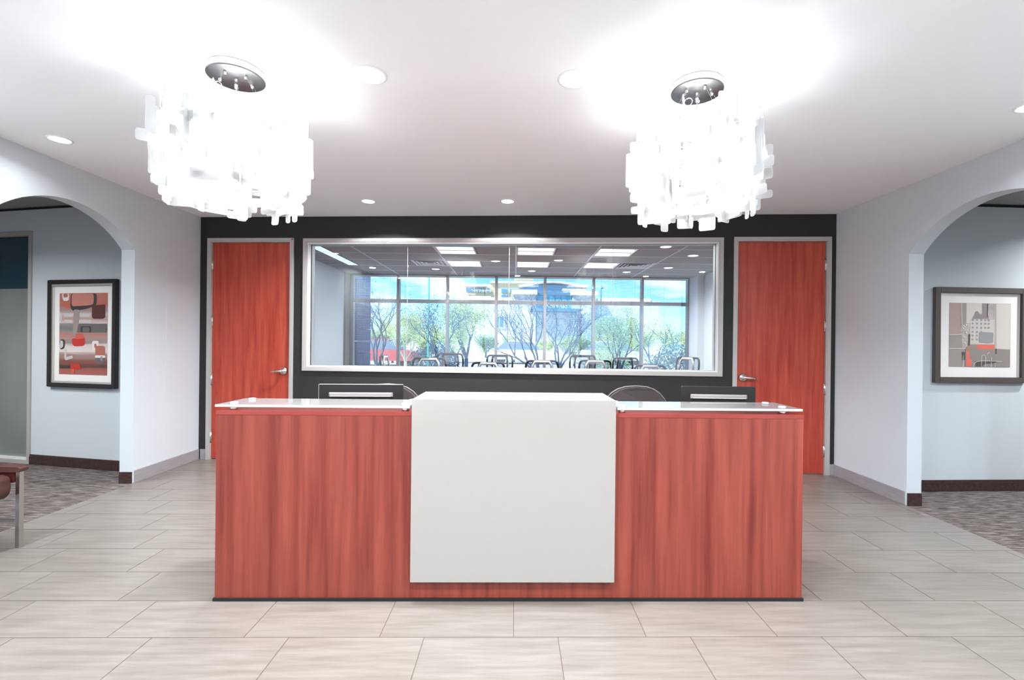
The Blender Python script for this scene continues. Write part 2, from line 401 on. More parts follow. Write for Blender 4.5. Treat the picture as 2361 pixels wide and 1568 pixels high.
# interior window
w1 = bw('window_1', kind='structure', label='long interior window with taupe frame looking into the conference room', cat='window')
b = MB(); frame_profile(b, WX0, WX1, WZ0, WZ1, .045, -.014, WT+.014, trim_m); frame_profile(b, WX0, WX1, WZ0, WZ1, .033, -.02, -.014, trim_m)
b.build('window_frame', w1)
b = MB(); frame_profile(b, WX0+.045, WX1-.045, WZ0+.045, WZ1-.045, .012, -.004, .05, trim_w); frame_profile(b, WX0+.045, WX1-.045, WZ0+.045, WZ1-.045, .012, .075, WT, trim_w)
b.build('glazing_bead', w1, label='pale glazing bead inside the frame')
gx = [WX0+.047, 2.334, 3.467, 4.596, WX1-.047]
for i in range(4):
    b = MB(); b.box(gx[i]+.0015, gx[i+1]-.0015, .06, .066, WZ0+.047, WZ1-.047, clear_gl); b.build('glass_pane', w1)
sil = mat('silicone_joint', lin(168, 172, 176), .4)
for x in gx[1:-1]:
    b = MB(); b.box(x-.0015, x+.0015, .0595, .0665, WZ0+.05, WZ1-.05, sil); b.build('glass_joint', w1)

# side walls with arches
def arch_wall(name, xf, xb, ya, yb, zs, sag, y0, y1, H, label):
    h = (yb-ya)/2; R = (h*h+sag*sag)/(2*sag); cy = (ya+yb)/2; cz = zs+sag-R; a0 = math.asin(h/R)
    pts = [(cy-R*_s(a0-2*a0*i/28), cz+R*_c(a0-2*a0*i/28)) for i in range(29)]
    mb = MB()
    # piers and header as convex strips
    mb.box(min(xf, xb), max(xf, xb), y0, ya, 0, H, wall_paint); mb.box(min(xf, xb), max(xf, xb), yb, y1, 0, H, wall_paint)
    vs = []
    for x in (xf, xb):
        for (y, z) in pts: vs += [(x, y, z), (x, y, H)]
    n = 29; fs = []
    for i in range(n-1):
        fs.append((2*i, 2*i+2, 2*i+3, 2*i+1)); fs.append((2*n+2*i, 2*n+2*i+1, 2*n+2*i+3, 2*n+2*i+2))
        fs.append((2*i+1, 2*i+3, 2*n+2*i+3, 2*n+2*i+1))
    mb.add(vs, fs, wall_paint)
    ff = [(2*i, 2*n+2*i, 2*n+2*i+2, 2*i+2) for i in range(n-1)]
    mb.add(vs, ff, wall_paint, True)
    return mb.build(name, kind='structure', label=label, cat='wall')
LA, LB_, RA, RB = 3.235, 4.487, 2.64, 3.963
wl = arch_wall('wall_left', XL, XL-.122, LA, LB_, 2.18, .274, REAR, 5.56, CE, 'light grey wall on the left with a wide arched opening')
wr = arch_wall('wall_right', XR, XR+.128, RA, RB, 2.14, .300, REAR, 4.98, CE, 'light grey wall on the right with a wide arched opening')
def base_run(parent, p0, p1, h, m, name, seg=TW, t=.011, side=1, lip=False):
    p0 = Vector(p0); p1 = Vector(p1); d = (p1-p0); Ln = d.length; d.normalize(); nn = Vector((-d.y, d.x, 0))*side; x = 0
    while x < Ln-.005:
        x2 = min(x+seg, Ln); b = MB(); M = Matrix(((d.x, nn.x, 0, p0.x), (d.y, nn.y, 0, p0.y), (0, 0, 1, 0), (0, 0, 0, 1)))
        b.box(x+.0008, x2-.0008, .0005, t, .001, h, m, M)
        if lip: b.box(x+.0008, x2-.0008, t, t+.004, .001, h-.022, m, M)
        b.build(name, parent); x = x2
base_run(wl, (XL, LB_+.012, 0), (XL, 5.40, 0), .115, base_tile, 'base_tile', side=-1)
base_run(wl, (XL, REAR, 0), (XL, LA-.012, 0), .115, base_tile, 'base_tile', side=-1)
base_run(wr, (XR, RB+.012, 0), (XR, 4.87, 0), .115, base_tile, 'base_tile', side=1)
base_run(wr, (XR, REAR, 0), (XR, RA-.012, 0), .115, base_tile, 'base_tile', side=1)
base_run(wl, (XL-.118, LB_, 0), (XL-.004, LB_, 0), .105, base_wood, 'jamb_base', side=-1, lip=True)
base_run(wr, (XR+.004, RB, 0), (XR+.124, RB, 0), .105, base_wood, 'jamb_base', side=-1, lip=True)
base_run(wl, (XL-.118, LA, 0), (XL-.004, LA, 0), .105, base_wood, 'jamb_base', side=1, lip=True)
base_run(wr, (XR+.004, RA, 0), (XR+.124, RA, 0), .105, base_wood, 'jamb_base', side=1, lip=True)

# rear of the reception: unseen entrance glazing, made wall-wide to add fill daylight
b = MB()
b.box(-7.3, -3.5, REAR-.12, REAR, 0, CE, wall_paint); b.box(3.3, 6.9, REAR-.12, REAR, 0, CE, wall_paint); b.box(-3.5, 3.3, REAR-.12, REAR, 2.6, CE, wall_paint)
b.build('wall_rear', kind='structure', label='light grey wall behind the camera around the glazed entrance', cat='wall')
w3 = empty('window_3', (0, REAR, 0), kind='structure', label='unseen glazed entrance behind the camera, widened for fill daylight', cat='window')
b = MB()
for x in (-3.47, -2.1, -.75, .6, 1.95, 3.27): b.box(x-.03, x+.03, -.1, -.02, 0, 2.6, alu)
b.box(-3.5, 3.3, -.1, -.02, 2.54, 2.6, alu); b.box(-3.5, 3.3, -.1, -.02, 0, .08, alu)
b.build('window_frame', w3)

b = MB(); b.box(-4, 4, REAR-4.5, REAR-.13, 2.75, 2.95, wall_paint); b.build('entrance_canopy', kind='structure', label='unseen canopy added to block sun at the entrance behind the camera', cat='canopy')  # out of sight, added to keep sun off the floor behind the camera
# ------------------------------------------------------------------ side rooms
def act_grid(parent, x0, x1, y0, y1, z, xs, ys, skip=(), th=.02):
    t = MB(); g = .012
    for x in xs:
        if x0 < x < x1: t.box(x-g, x+g, y0, y1, z-.001, z+.01, tee_m)
    for y in ys:
        if y0 < y < y1: t.box(x0, x1, y-g, y+g, z-.0005, z+.01, tee_m)
    t.build('ceiling_grid', parent)
    X = [x0]+[x for x in xs if x0 < x < x1]+[x1]; Y = [y0]+[y for y in ys if y0 < y < y1]+[y1]
    cache = {}
    for i in range(len(X)-1):
        for j in range(len(Y)-1):
            cx, cy = (X[i]+X[i+1])/2, (Y[j]+Y[j+1])/2
            if any(s_[0] < cx < s_[1] and s_[2] < cy < s_[3] for s_ in skip): 
                continue
            w, d = X[i+1]-X[i]-.016, Y[j+1]-Y[j]-.016
            if w < .05 or d < .05: continue
            k = (round(w, 3), round(d, 3))
            if k not in cache:
                b = MB(); b.box(-w/2, w/2, -d/2, d/2, .003, .003+th, act); cache[k] = b.mesh('ceiling_panel', bevel=.003)
            inst(cache[k], 'ceiling_panel', parent, (cx, cy, z))
def room_ceiling(x0, x1, y0, y1, z, label):
    b = MB(); b.box(x0, x1, y0, y1, z+.03, z+.09, black_pl)
    return b.build('ceiling', kind='structure', label=label, cat='ceiling')
cl = room_ceiling(-7.2, XL-.122, REAR, 5.6, CE+.01, 'grey acoustic panel ceiling beyond the left archway')
act_grid(cl, -7.2, XL-.122, 1.5, 5.6, CE+.01, [-6.9+1.22*i for i in range(3)], [1.7+.61*i for i in range(7)])
cr_ = room_ceiling(XR+.128, 6.8, REAR, 4.85, CE-.03, 'grey acoustic panel ceiling beyond the right archway')
act_grid(cr_, XR+.128, 6.8, 1.2, 4.75, CE-.03, [3.9+1.22*i for i in range(3)], [1.4+.61*i for i in range(6)])

# left room far wall (angled): s axis from P0
PL = Vector((-5.162, 5.153, 0)); AL = math.atan2(-.217, .976)
fr_ = empty('wall_far_left', tuple(PL), AL, kind='structure', label='angled light grey wall beyond the left archway', cat='wall')
b = MB(); b.box(-.0, 1.62, 0, .1, 0, 2.77, wall_paint); b.box(-2.2, 0, 0, .1, 2.49, 2.77, wall_paint); b.box(-2.2, -1.05, 0, .1, 0, 2.49, wall_paint); b.build('wall_panel', fr_)
b = MB(); b.box(.0, 1.6, -.013, -.0005, .001, .105, base_wood); b.box(0, 1.6, -.017, -.013, .001, .083, base_wood); b.build('baseboard', fr_)
b = MB(); b.box(-2.2, 1.6, -.012, -.0005, CE-.012, CE+.006, blackrub); b.build('shadow_strip', fr_, label='black reveal strip under the ceiling')
w4 = empty('window_4', tuple(PL), AL, kind='structure', label='glass sidelight with teal band and frosted film at far left', cat='window')
b = MB(); frame_profile(b, -1.05, 0, 0.0, 2.485, .042, -.014, .1, trim_m); b.box(-1.008, -.042, -.004, .05, .042, .062, trim_w); b.build('window_frame', w4)
b = MB(); b.box(-1.008, -.042, .03, .036, 1.88, 2.443, film_dark); b.build('glass_pane', w4, label='dark teal glass band')
b = MB(); b.box(-1.008, -.042, .03, .036, 0.062, 1.88, film_frost); b.build('frosted_pane', w4, label='grey frosted glass')
b = MB(); b.box(-1.2, .1, .1, .16, 0, 2.77, blackrub); b.build('backing_panel', w4)
# right room far wall
PR = Vector((3.834, 4.357, 0)); AR = math.atan2(.035, .999)
fr2 = empty('wall_far_right', tuple(PR), AR, kind='structure', label='light grey wall beyond the right archway', cat='wall')
b = MB(); b.box(-.36, 2.98, 0, .1, 0, 2.77, wall_paint); b.build('wall_panel', fr2)
b = MB(); b.box(-.34, 2.97, -.013, -.0005, .001, .105, base_wood); b.box(-.34, 2.97, -.017, -.013, .001, .083, base_wood); b.build('baseboard', fr2)
b = MB(); b.box(-.34, 2.97, -.012, -.0005, CE-.052, CE-.032, blackrub); b.build('shadow_strip', fr2, label='black reveal strip under the ceiling')
b = MB(); b.box(-7.3, -7.2, REAR, 5.75, 0, 2.8, wall_paint); b.build('wall_outer_left', kind='structure', label='outer wall of the left side room', cat='wall')
b = MB(); b.box(6.8, 6.9, REAR, 4.9, 0, 2.8, wall_paint); b.build('wall_outer_right', kind='structure', label='outer wall of the right side room', cat='wall')

# ------------------------------------------------------------------ pictures
def pic_common(name, parent_loc, ang, x0, x1, z0, z1, fwid, depth, fm, label):
    r = empty(name, parent_loc, ang, label=label, cat='picture')
    b = MB(); frame_profile(b, x0, x1, z0, z1, fwid, -depth, -.002, fm); b.build('picture_frame', r, bevel=.003)
    return r
# left: inner details in normalised print coordinates
p1 = pic_common('framed_picture', tuple(PL), AL, .262, 1.152, .84, 1.955, .042, .04, frame_blk, 'tall black framed abstract print with rust red and cream rounded shapes beyond left arch')
b = MB(); frame_profile(b, .304, 1.110, .882, 1.913, .02, -.03, -.004, silver); b.build('silver_lip', p1, label='silver inner lip', bevel=.002)
b = MB(); b.box(.324, 1.09, -.012, -.005, .902, 1.893, mat_board); b.build('mat_board', p1, label='white mat board')
q0, q1, r0, r1 = .394, 1.018, .972, 1.818
def art_band_mat():
    m = bpy.data.materials.new('abstract_print_bands'); m.use_nodes = True; t = m.node_tree; p = t.nodes['Principled BSDF']; p.inputs['Roughness'].default_value = .5
    c = nd(t, 'ShaderNodeTexCoord'); s_ = nd(t, 'ShaderNodeSeparateXYZ'); r = nd(t, 'ShaderNodeValToRGB'); mr = nd(t, 'ShaderNodeMapRange'); n = nd(t, 'ShaderNodeTexNoise')
    mp_ = nd(t, 'ShaderNodeMapping'); mp_.inputs['Scale'].default_value = (1.2, 1, 22); n.inputs['Scale'].default_value = 2; n.inputs['Detail'].default_value = 5
    mr.inputs[1].default_value = r0; mr.inputs[2].default_value = r1
    ad = nd(t, 'ShaderNodeMath', operation='MULTIPLY_ADD'); ad.inputs[1].default_value = .07; sb = nd(t, 'ShaderNodeMath', operation='SUBTRACT'); sb.inputs[1].default_value = .035
    t.links.new(c.outputs['Object'], s_.inputs[0]); t.links.new(c.outputs['Object'], mp_.inputs[0]); t.links.new(mp_.outputs[0], n.inputs[0])
    t.links.new(s_.outputs[2], mr.inputs[0]); t.links.new(n.outputs[0], ad.inputs[0]); t.links.new(mr.outputs[0], ad.inputs[2]); t.links.new(ad.outputs[0], sb.inputs[0]); t.links.new(sb.outputs[0], r.inputs[0])
    st = [(0, (170, 96, 84)), (.07, (160, 88, 76)), (.1, (84, 60, 56)), (.13, (128, 74, 64)), (.17, (140, 80, 68)), (.2, (150, 122, 116)), (.25, (170, 132, 124)), (.29, (224, 212, 206)), (.36, (214, 200, 194)), (.39, (150, 134, 130)), (.45, (172, 138, 130)),
          (.5, (186, 122, 106)), (.53, (140, 134, 132)), (.56, (122, 116, 114)), (.62, (138, 130, 128)), (.64, (206, 190, 186)), (.68, (176, 138, 130)), (.74, (204, 184, 180)), (.78, (158, 136, 130)), (.83, (168, 122, 112)), (.86, (178, 96, 82)), (1, (186, 116, 104))]
    el = r.color_ramp.elements
    el[0].position = 0; el[0].color = lin(*st[0][1]); el[1].position = 1; el[1].color = lin(*st[-1][1])
    for p_, c_ in st[1:-1]:
        x_ = el.new(p_); x_.color = lin(*c_)
    t.links.new(r.outputs[0], p.inputs['Base Color'])
    return m
b = MB(); b.box(q0, q1, -.009, -.004, r0, r1, art_band_mat()); 
b.box(q0-.006, q1+.006, -.0125, -.0045, r0-.006, r1+.006, mat('bevel_shadow', lin(70, 60, 58), .6)) if False else None
pr = b.build('print', p1, label='banded rust grey and cream print'); pr.location = (0, -.006, 0)
def nu(x, y):
    l = 200+(y-243)*.0203; r = 840+(y-230)*.0163
    u = (x-l)/(r-l); tp = 243-.0203*(x-200); bt = 1325+.011*(x-222); v = 1-(y-tp)/(bt-tp)
    return (q0+u*(q1-q0), r0+v*(r1-r0))
AC = {'dk': (62, 52, 50), 'br': (84, 40, 36), 'rd': (196, 48, 36), 'wh': (226, 220, 216), 'ru': (178, 104, 90), 'gy': (104, 96, 94), 'lg': (200, 192, 188), 'pk': (196, 124, 110), 'mg': (158, 140, 136), 'or': (200, 92, 74)}
def aq(c): return mat('art_'+c, lin(*AC[c]), .5)
shapes = MB(); lay = [0]
def ashape(px, c, rad=.012):
    pts = [nu(x, y) for x, y in px]; lay[0] += 1; d = -.0155-lay[0]*.00006
    shapes.prism(roundpoly(pts, rad, 3), d, d+.0005, XZ, aq(c))
ashape([(352, 245), (700, 240), (700, 400), (560, 450), (390, 478), (352, 440)], 'dk', .03)
ashape([(366, 247), (660, 243), (660, 385), (600, 400), (380, 415), (366, 380)], 'pk', .025)
ashape([(640, 400), (815, 385), (820, 560), (790, 578), (660, 578), (640, 550)], 'br', .015)
ashape([(232, 246), (330, 246), (328, 330), (300, 345), (250, 342)], 'wh', .02); ashape([(250, 246), (313, 246), (312, 295), (255, 300)], 'ru', .015)
ashape([(272, 390), (345, 390), (340, 435), (275, 440)], 'or', .012)
ashape([(268, 512), (392, 512), (388, 555), (270, 555)], 'lg', .004); ashape([(270, 595), (388, 595), (380, 638), (280, 634)], 'lg', .02)
ashape([(485, 512), (612, 512), (612, 555), (485, 555)], 'lg', .004); ashape([(475, 592), (630, 590), (640, 640), (472, 640)], 'lg', .004)
ashape([(216, 512), (240, 512), (240, 640), (218, 640)], 'lg', .004)
ashape([(400, 455), (478, 460), (470, 640), (440, 800), (395, 800)], 'mg', .02)
ashape([(470, 650), (842, 645), (845, 760), (455, 765)], 'gy', .01)
ashape([(500, 680), (640, 680), (640, 762), (500, 762)], 'dk', .02); ashape([(522, 692), (616, 692), (616, 765), (522, 765)], 'gy', .015)
ashape([(385, 845), (560, 835), (560, 925), (530, 945), (420, 950), (390, 920)], 'rd', .025); ashape([(445, 780), (512, 770), (560, 840), (430, 855)], 'or', .02)
ashape([(655, 873), (742, 873), (745, 1000), (658, 1000)], 'wh', .025); ashape([(685, 912), (715, 912), (715, 968), (688, 968)], 'ru', .01)
ashape([(228, 858), (285, 862), (295, 900), (288, 985), (228, 998)], 'dk', .03); ashape([(230, 872), (266, 878), (272, 960), (230, 985)], 'lg', .02)
ashape([(700, 940), (825, 938), (832, 1070), (702, 1070)], 'ru', .025)
ashape([(702, 1066), (834, 1066), (834, 1150), (810, 1182), (730, 1182), (704, 1150)], 'gy', .02); ashape([(702, 1066), (834, 1066), (834, 1098), (702, 1100)], 'wh', .008); ashape([(772, 1078), (798, 1078), (798, 1135), (772, 1135)], 'mg', .01)
ashape([(292, 985), (318, 985), (318, 1098), (400, 1070), (410, 1110), (310, 1142), (292, 1115)], 'lg', .012)
ashape([(378, 1185), (500, 1180), (512, 1255), (485, 1258), (380, 1258)], 'rd', .02); ashape([(385, 1255), (430, 1255), (430, 1322), (385, 1322)], 'or', .004)
ashape([(240, 1215), (372, 1212), (372, 1246), (240, 1246)], 'dk', .004)
shapes.build('painted_shapes', p1, label='flat rounded shapes printed in black, red and cream', kind='stuff')

p2 = pic_common('framed_picture', tuple(PR), AR, .072, .987, 1.02, 1.911, .052, .034, frame_brn, 'square dark brown framed abstract print in greys beyond the right arch')
b = MB(); b.box(.124, .935, -.01, -.004, 1.072, 1.859, mat_board); b.build('mat_board', p2, label='white mat board')
s0, s1, t0, t1 = .230, .838, 1.168, 1.768
b = MB(); b.box(s0, s1, -.012, -.0101, t0, t1, mat('grey_print', lin(190, 180, 174), .6, noise=(lin(172, 162, 157), (5, 5, 5), 2, 5, 'Object', .4, .62))); b.build('print', p2, label='grey abstract print')
def nu2(x, y): return (s0+(x-335)/(1185-335)*(s1-s0), t1-(y-362)/(1245-362)*(t1-t0))
AC2 = {'a': (176, 152, 145), 'b': (158, 148, 143), 'c': (205, 196, 188), 'd': (146, 136, 131), 'e': (226, 112, 92), 'f': (152, 152, 152), 'g': (88, 80, 76), 'h': (236, 230, 224), 'i': (212, 203, 194)}
sh2 = MB(); lay2 = [0]
def as2(px, c, rad=.004):
    lay2[0] += 1; d = -.0125-lay2[0]*.00006
    sh2.prism(roundpoly([nu2(x, y) for x, y in px], rad, 2), d, d+.0005, XZ, mat('art2_'+c, lin(*AC2[c]), .6))
as2([(336, 365), (495, 363), (500, 790), (336, 800)], 'a'); as2([(500, 363), (565, 363), (566, 640), (505, 700)], 'b'); as2([(336, 810), (505, 800), (520, 985), (336, 990)], 'b')
as2([(336, 1000), (570, 1000), (570, 1240), (336, 1240)], 'b'); as2([(568, 363), (780, 363), (780, 500), (660, 540), (620, 640), (568, 640)], 'i'); as2([(980, 368), (1180, 368), (1178, 1000), (985, 990)], 'i', .01)
as2([(790, 363), (872, 366), (865, 560), (790, 560)], 'd'); as2([(655, 575), (690, 480), (720, 470), (760, 520), (870, 510), (880, 575)], 'd', .01)
as2([(620, 585), (960, 585), (960, 930), (620, 930)], 'c'); as2([(852, 368), (872, 368), (862, 555), (850, 555)], 'g', .002)
for i, x in enumerate((655, 715, 775, 830, 878)):
    for j, y in enumerate((595, 645, 700, 760, 810, 865)):
        if i >= 3 and j > 2: continue
        rr = 15 if (i+j) % 2 else 17
        as2([(x+rr*_c(t*PI/4), y+rr*.9*_s(t*PI/4)) for t in range(8)], 'f', .001)
as2([(745, 760), (945, 765), (940, 905), (860, 915), (745, 905)], 'f', .012)
as2([(560, 990), (610, 940), (700, 935), (985, 995), (1180, 1000), (1180, 1240), (560, 1240)], 'd', .008)
as2([(718, 935), (962, 938), (962, 998), (718, 998)], 'e', .002); as2([(572, 1015), (610, 1018), (615, 1120), (650, 1160), (645, 1238), (572, 1238)], 'e', .004); as2([(588, 955), (620, 955), (618, 985), (590, 985)], 'e', .002)
as2([(598, 795), (622, 790), (620, 945), (598, 948)], 'g', .002); as2([(508, 1035), (555, 1040), (552, 1150), (520, 1160)], 'g', .006); as2([(695, 1165), (990, 1165), (985, 1190), (840, 1200), (780, 1238), (700, 1238)], 'g', .004); as2([(972, 990), (992, 990), (990, 1065), (974, 1065)], 'g', .002)
for k in range(26):
    x = 520+random.random()*80; y = 640+random.random()*330; as2([(x-5, y-5), (x+6, y-4), (x+5, y+6), (x-5, y+5)], 'h', .001)
for path in ([(665, 1238), (680, 1195), (720, 1168), (800, 1160), (1070, 1166)], [(778, 1238), (778, 1100), (790, 1078), (815, 1076), (832, 1100), (832, 1238)], [(910, 1240), (918, 1110)], [(340, 808), (500, 795)], [(340, 995), (560, 988)], [(495, 365), (505, 700)], [(855, 1085), (865, 1050), (890, 1045)], [(525, 1240), (525, 1090)], [(968, 1240), (968, 1180)]):
    for (xa, ya), (xb, yb) in zip(path, path[1:]):
        dx, dy = xb-xa, yb-ya; l_ = math.hypot(dx, dy); nx, ny = -dy/l_*2.2, dx/l_*2.2
        as2([(xa+nx, ya+ny), (xb+nx, yb+ny), (xb-nx, yb-ny), (xa-nx, ya-ny)], 'h', .0005)
sh2.build('painted_shapes', p2, label='grey, orange and cream patches of the print', kind='stuff')

# ------------------------------------------------------------------ downlights
def downlight(x, y, z, label, group=None, r=.072, power=None, soft=False, spread=None, tint=(.925, .97, 1)):
    e_ = empty('downlight', (x, y, z), label=label, cat='ceiling light', group=group)
    b = MB(); b.lathe([(r+.014, 0), (r+.014, -.003), (r+.002, -.006), (r, -.003), (r, 0)], (0, 0, 0), ceil_paint, 32); b.build('trim_ring', e_)
    b = MB(); b.lathe([(r-.001, -.002), (r-.001, -.0035), (.001, -.0045)], (0, 0, 0), lens_soft if soft else lens_m, 28); b.build('lens', e_)
    lamp('downlight_beam', e_, 'AREA', (0, 0, -.012), power if power else LIGHT_DOWN, r*1.8, spread=spread or 2.6, col=tint)
    return e_
g_ = 'recessed downlights in the reception ceiling'
downlight(-.767, 2.463, CE, 'large round recessed downlight in white ceiling nearer the left chandelier', g_, .075)
downlight(.296, 2.463, CE, 'large round recessed downlight in white ceiling nearer the right chandelier', g_, .075)
downlight(-1.459, 4.69, CE, 'small recessed downlight by the charcoal wall, left one of the two', g_, .058, spread=2.5, power=17)
downlight(-.088, 4.614, CE, 'small recessed downlight by the charcoal wall, right one of the two', g_, .058, spread=2.5, power=17)
downlight(-3.175, 3.345, CE, 'recessed downlight glaring above the left archway', g_, .058, power=1.2)
downlight(2.925, 2.645, CE, 'recessed downlight at the right edge above the right archway', g_, .058, power=2)
for x, y, lb in ((-3.2, 1.97, 'mirrored in the glass, nearest the left archway'), (-3.22, .57, 'mirrored in the glass, by the left wall'), (2.92, 1.05, 'mirrored in the glass, by the right wall'), (-.65, .74, 'mirrored in the glass, just in front of the lens'), (1.95, .5, 'mirrored in the glass, to the right of the lens'), (-1.6, -1.0, 'added as fill, behind the lens on the left'), (1.4, -1.0, 'added as fill, behind the lens on the right')):  # last two lamps are unseen, added for fill light
    downlight(x, y, CE, 'out of view ceiling downlight '+lb, 'downlights behind the camera', .058, power=12 if abs(x) > 2.5 else 22, spread=3.0)
downlight(5.6, 3.75, CE-.03, 'downlight in the acoustic ceiling beyond the right archway', 'side room downlights', .07, 13)
downlight(4.9, 2.2, CE-.03, 'downlight in the corridor ceiling beyond the right archway', 'side room downlights', .07, 13)
downlight(-5.3, 3.45, CE+.01, 'downlight in the corridor ceiling near the tall framed print', 'side room downlights', .07, 13)
downlight(-5.4, 2.6, CE+.01, 'downlight in the corridor ceiling beyond the left archway', 'side room downlights', .07, 13)

# ------------------------------------------------------------------ chandeliers
def plate_mesh(kind):
    if kind == 0: pts = [(-.035, -.085), (.035, -.085), (.035, -.03), (.075, -.03), (.075, .012), (.035, .012), (.035, .085), (-.035, .085)]
    elif kind == 1: pts = [(-.07, -.028), (-.018, -.028), (-.018, -.085), (.03, -.085), (.03, -.028), (.075, -.028), (.075, .028), (-.07, .028)]
    elif kind == 2: pts = [(-.05, -.075), (.05, -.075), (.05, -.035), (.012, -.035), (.012, .02), (.05, .02), (.05, .075), (-.05, .075)]
    elif kind == 3: pts = [(-.045, -.095), (.045, -.095), (.045, .095), (.008, .095), (.008, .055), (-.012, .055), (-.012, .095), (-.045, .095)]
    elif kind == 4: pts = [(-.09, -.024), (.09, -.024), (.09, .024), (-.09, .024)]
    elif kind == 6: pts = [(-.065, -.07), (.065, -.07), (.065, .07), (-.065, .07)]
    else: pts = [(-.04, -.09), (.03, -.09), (.03, .06), (.045, .10), (-.04, .12)]
    b = MB(); b.prism(roundpoly(pts, .012, 2), -.0022, .0022, XZ, acrylic)
    return b.mesh('acrylic_plate')
PM = [plate_mesh(i) for i in range(7)]
def chandelier(cx, cy, seed, label, drift):
    rnd = random.Random(seed)
    r = empty('chandelier', (cx, cy, CE), label=label, cat='chandelier')
    zt = -.042
    b = MB(); b.lathe([(.13, -.0005), (.135, -.012), (.133, -.034), (.128, -.036)], (0, 0, 0), mat('canopy_white', lin(235, 235, 235), .4), 40); b.build('ceiling_canopy', r, label='white ceiling canopy')
    b = MB(); b.lathe([(.132, -.0362), (.134, -.039), (.130, -.042), (.001, -.0425)], (0, 0, 0), mat('brushed_disc', (.2, .2, .2, 1), .38, metal=1), 40); b.build('mirror_disc', r, label='mirror finish disc under the canopy')
    wires = []
    for i in range(5):
        a = 2*PI*i/5+.5+seed*.3
        b = MB(); b.tube([(.075*_c(a), .075*_s(a), -.043), (.15*_c(a), .15*_s(a), -.16), (.27*_c(a), .27*_s(a), -.34)], .0011, chrome, 5)
        b.lathe([(.009, -.043), (.009, -.05), (.005, -.062)], (.075*_c(a), .075*_s(a), 0), chrome, 10); b.build('hanging_wire', r)
    b = MB(); b.tube([(0, 0, -.043), (.001, 0, -.2), (0, .003, -.36)], .0032, mat('cord_white', lin(225, 225, 225), .4), 6); b.lathe([(.008, -.043), (.009, -.07), (.006, -.095)], (0, 0, 0), chrome, 12); b.build('power_cord', r)
    b = MB()
    for z, R in ((-.34, .25), (-.54, .25)):
        b.tube([(R*_c(2*PI*i/32), R*_s(2*PI*i/32), z) for i in range(33)], .004, chrome, 6, caps=False)
    for i in range(5):
        a = 2*PI*i/5+.5+seed*.3; b.tube([(.27*_c(a), .27*_s(a), -.34), (.27*_c(a), .27*_s(a), -.54)], .004, chrome, 6); b.tube([(0, 0, -.36), (.27*_c(a), .27*_s(a), -.34)], .004, chrome, 6)
    b.build('inner_frame', r, label='chrome inner frame')
    for i in range(6):
        a = 2*PI*i/6; b = MB(); b.lathe([(.004, .045), (.012, .035), (.014, 0), (.012, -.03), (.006, -.035)], (0, 0, 0), bulb_m, 12)
        o = b.build('bulb', r); o.location = (.13*_c(a), .13*_s(a), -.44)
    for i in range(3):
        a = 2*PI*i/3+.4; lamp('bulb_glow', r, 'POINT', (.12*_c(a), .12*_s(a), -.50), LIGHT_CHAND, .09, col=(.93, .97, 1))
    def put(k, R, a, z, rr, tilt=0, roll=0):
        inst(PM[k], 'acrylic_plate', r, (R*_c(a), R*_s(a), z), (tilt, roll, a+rr))
    # tangential skin plates
    tiers = [(-.315, .31, 13), (-.39, .325, 15), (-.465, .325, 15), (-.54, .32, 15), (-.60, .29, 13)]
    for ti, (z, R, n) in enumerate(tiers):
        for i in range(n):
            a = 2*PI*(i+.5*(ti % 2))/n+rnd.uniform(-.05, .05)
            k = rnd.choice([0, 1, 2, 3, 3, 4]) if ti < 4 else rnd.choice([3, 2, 3, 6])
            put(k, R+rnd.uniform(-.02, .012), a, z+rnd.uniform(-.03, .03), PI/2+rnd.uniform(-.14, .14), rnd.uniform(-.05, .05), rnd.choice([0, PI/2 if k in (1, 4) and rnd.random() < .5 else 0, PI]))
    # radial fins that interlock with the skin
    for ti, (z, R, n) in enumerate([(-.30, .295, 8), (-.36, .32, 9), (-.43, .33, 10), (-.50, .33, 10), (-.57, .31, 10), (-.625, .27, 9)]):
        for i in range(n):
            a = 2*PI*(i+.25+.5*(ti % 2))/n+rnd.uniform(-.1, .1)
            k = (rnd.choice([0, 1, 2, 3]) if ti < 4 else rnd.choice([6, 4, 2])) if ti else rnd.choice([5, 3, 5])
            put(k, R+rnd.uniform(-.03, .01), a, z+rnd.uniform(-.02, .02), rnd.uniform(-.25, .25), rnd.uniform(-.05, .05), rnd.choice([0, PI, 0]) if ti else 0)
    # inner and bottom ring
    for z, R, n in ((-.62, .22, 9), (-.635, .28, 10), (-.40, .2, 7), (-.52, .2, 7)):
        for i in range(n):
            a = 2*PI*i/n+rnd.uniform(-.1, .1); put(rnd.choice([1, 2, 4, 4]), R, a, z+rnd.uniform(-.015, .015), PI/2+rnd.uniform(-.3, .3), rnd.uniform(-.1, .1))
    for i in range(8):
        a = 2*PI*i/8+.3; b = MB(); b.tube([(.018*_c(t*PI/6), 0, .018*_s(t*PI/6)) for t in range(13)], .0022, chrome, 6, caps=False); o = b.build('link_ring', r); o.location = (.315*_c(a), .315*_s(a), -.235); o.rotation_euler = (0, 0, a+PI/2)
    return r
chandelier(-1.444, 2.455, 1, 'white glowing acrylic plate chandelier hanging left above the desk', 0)
chandelier(.952, 2.495, 2, 'white glowing acrylic plate chandelier hanging right above the desk', 0)

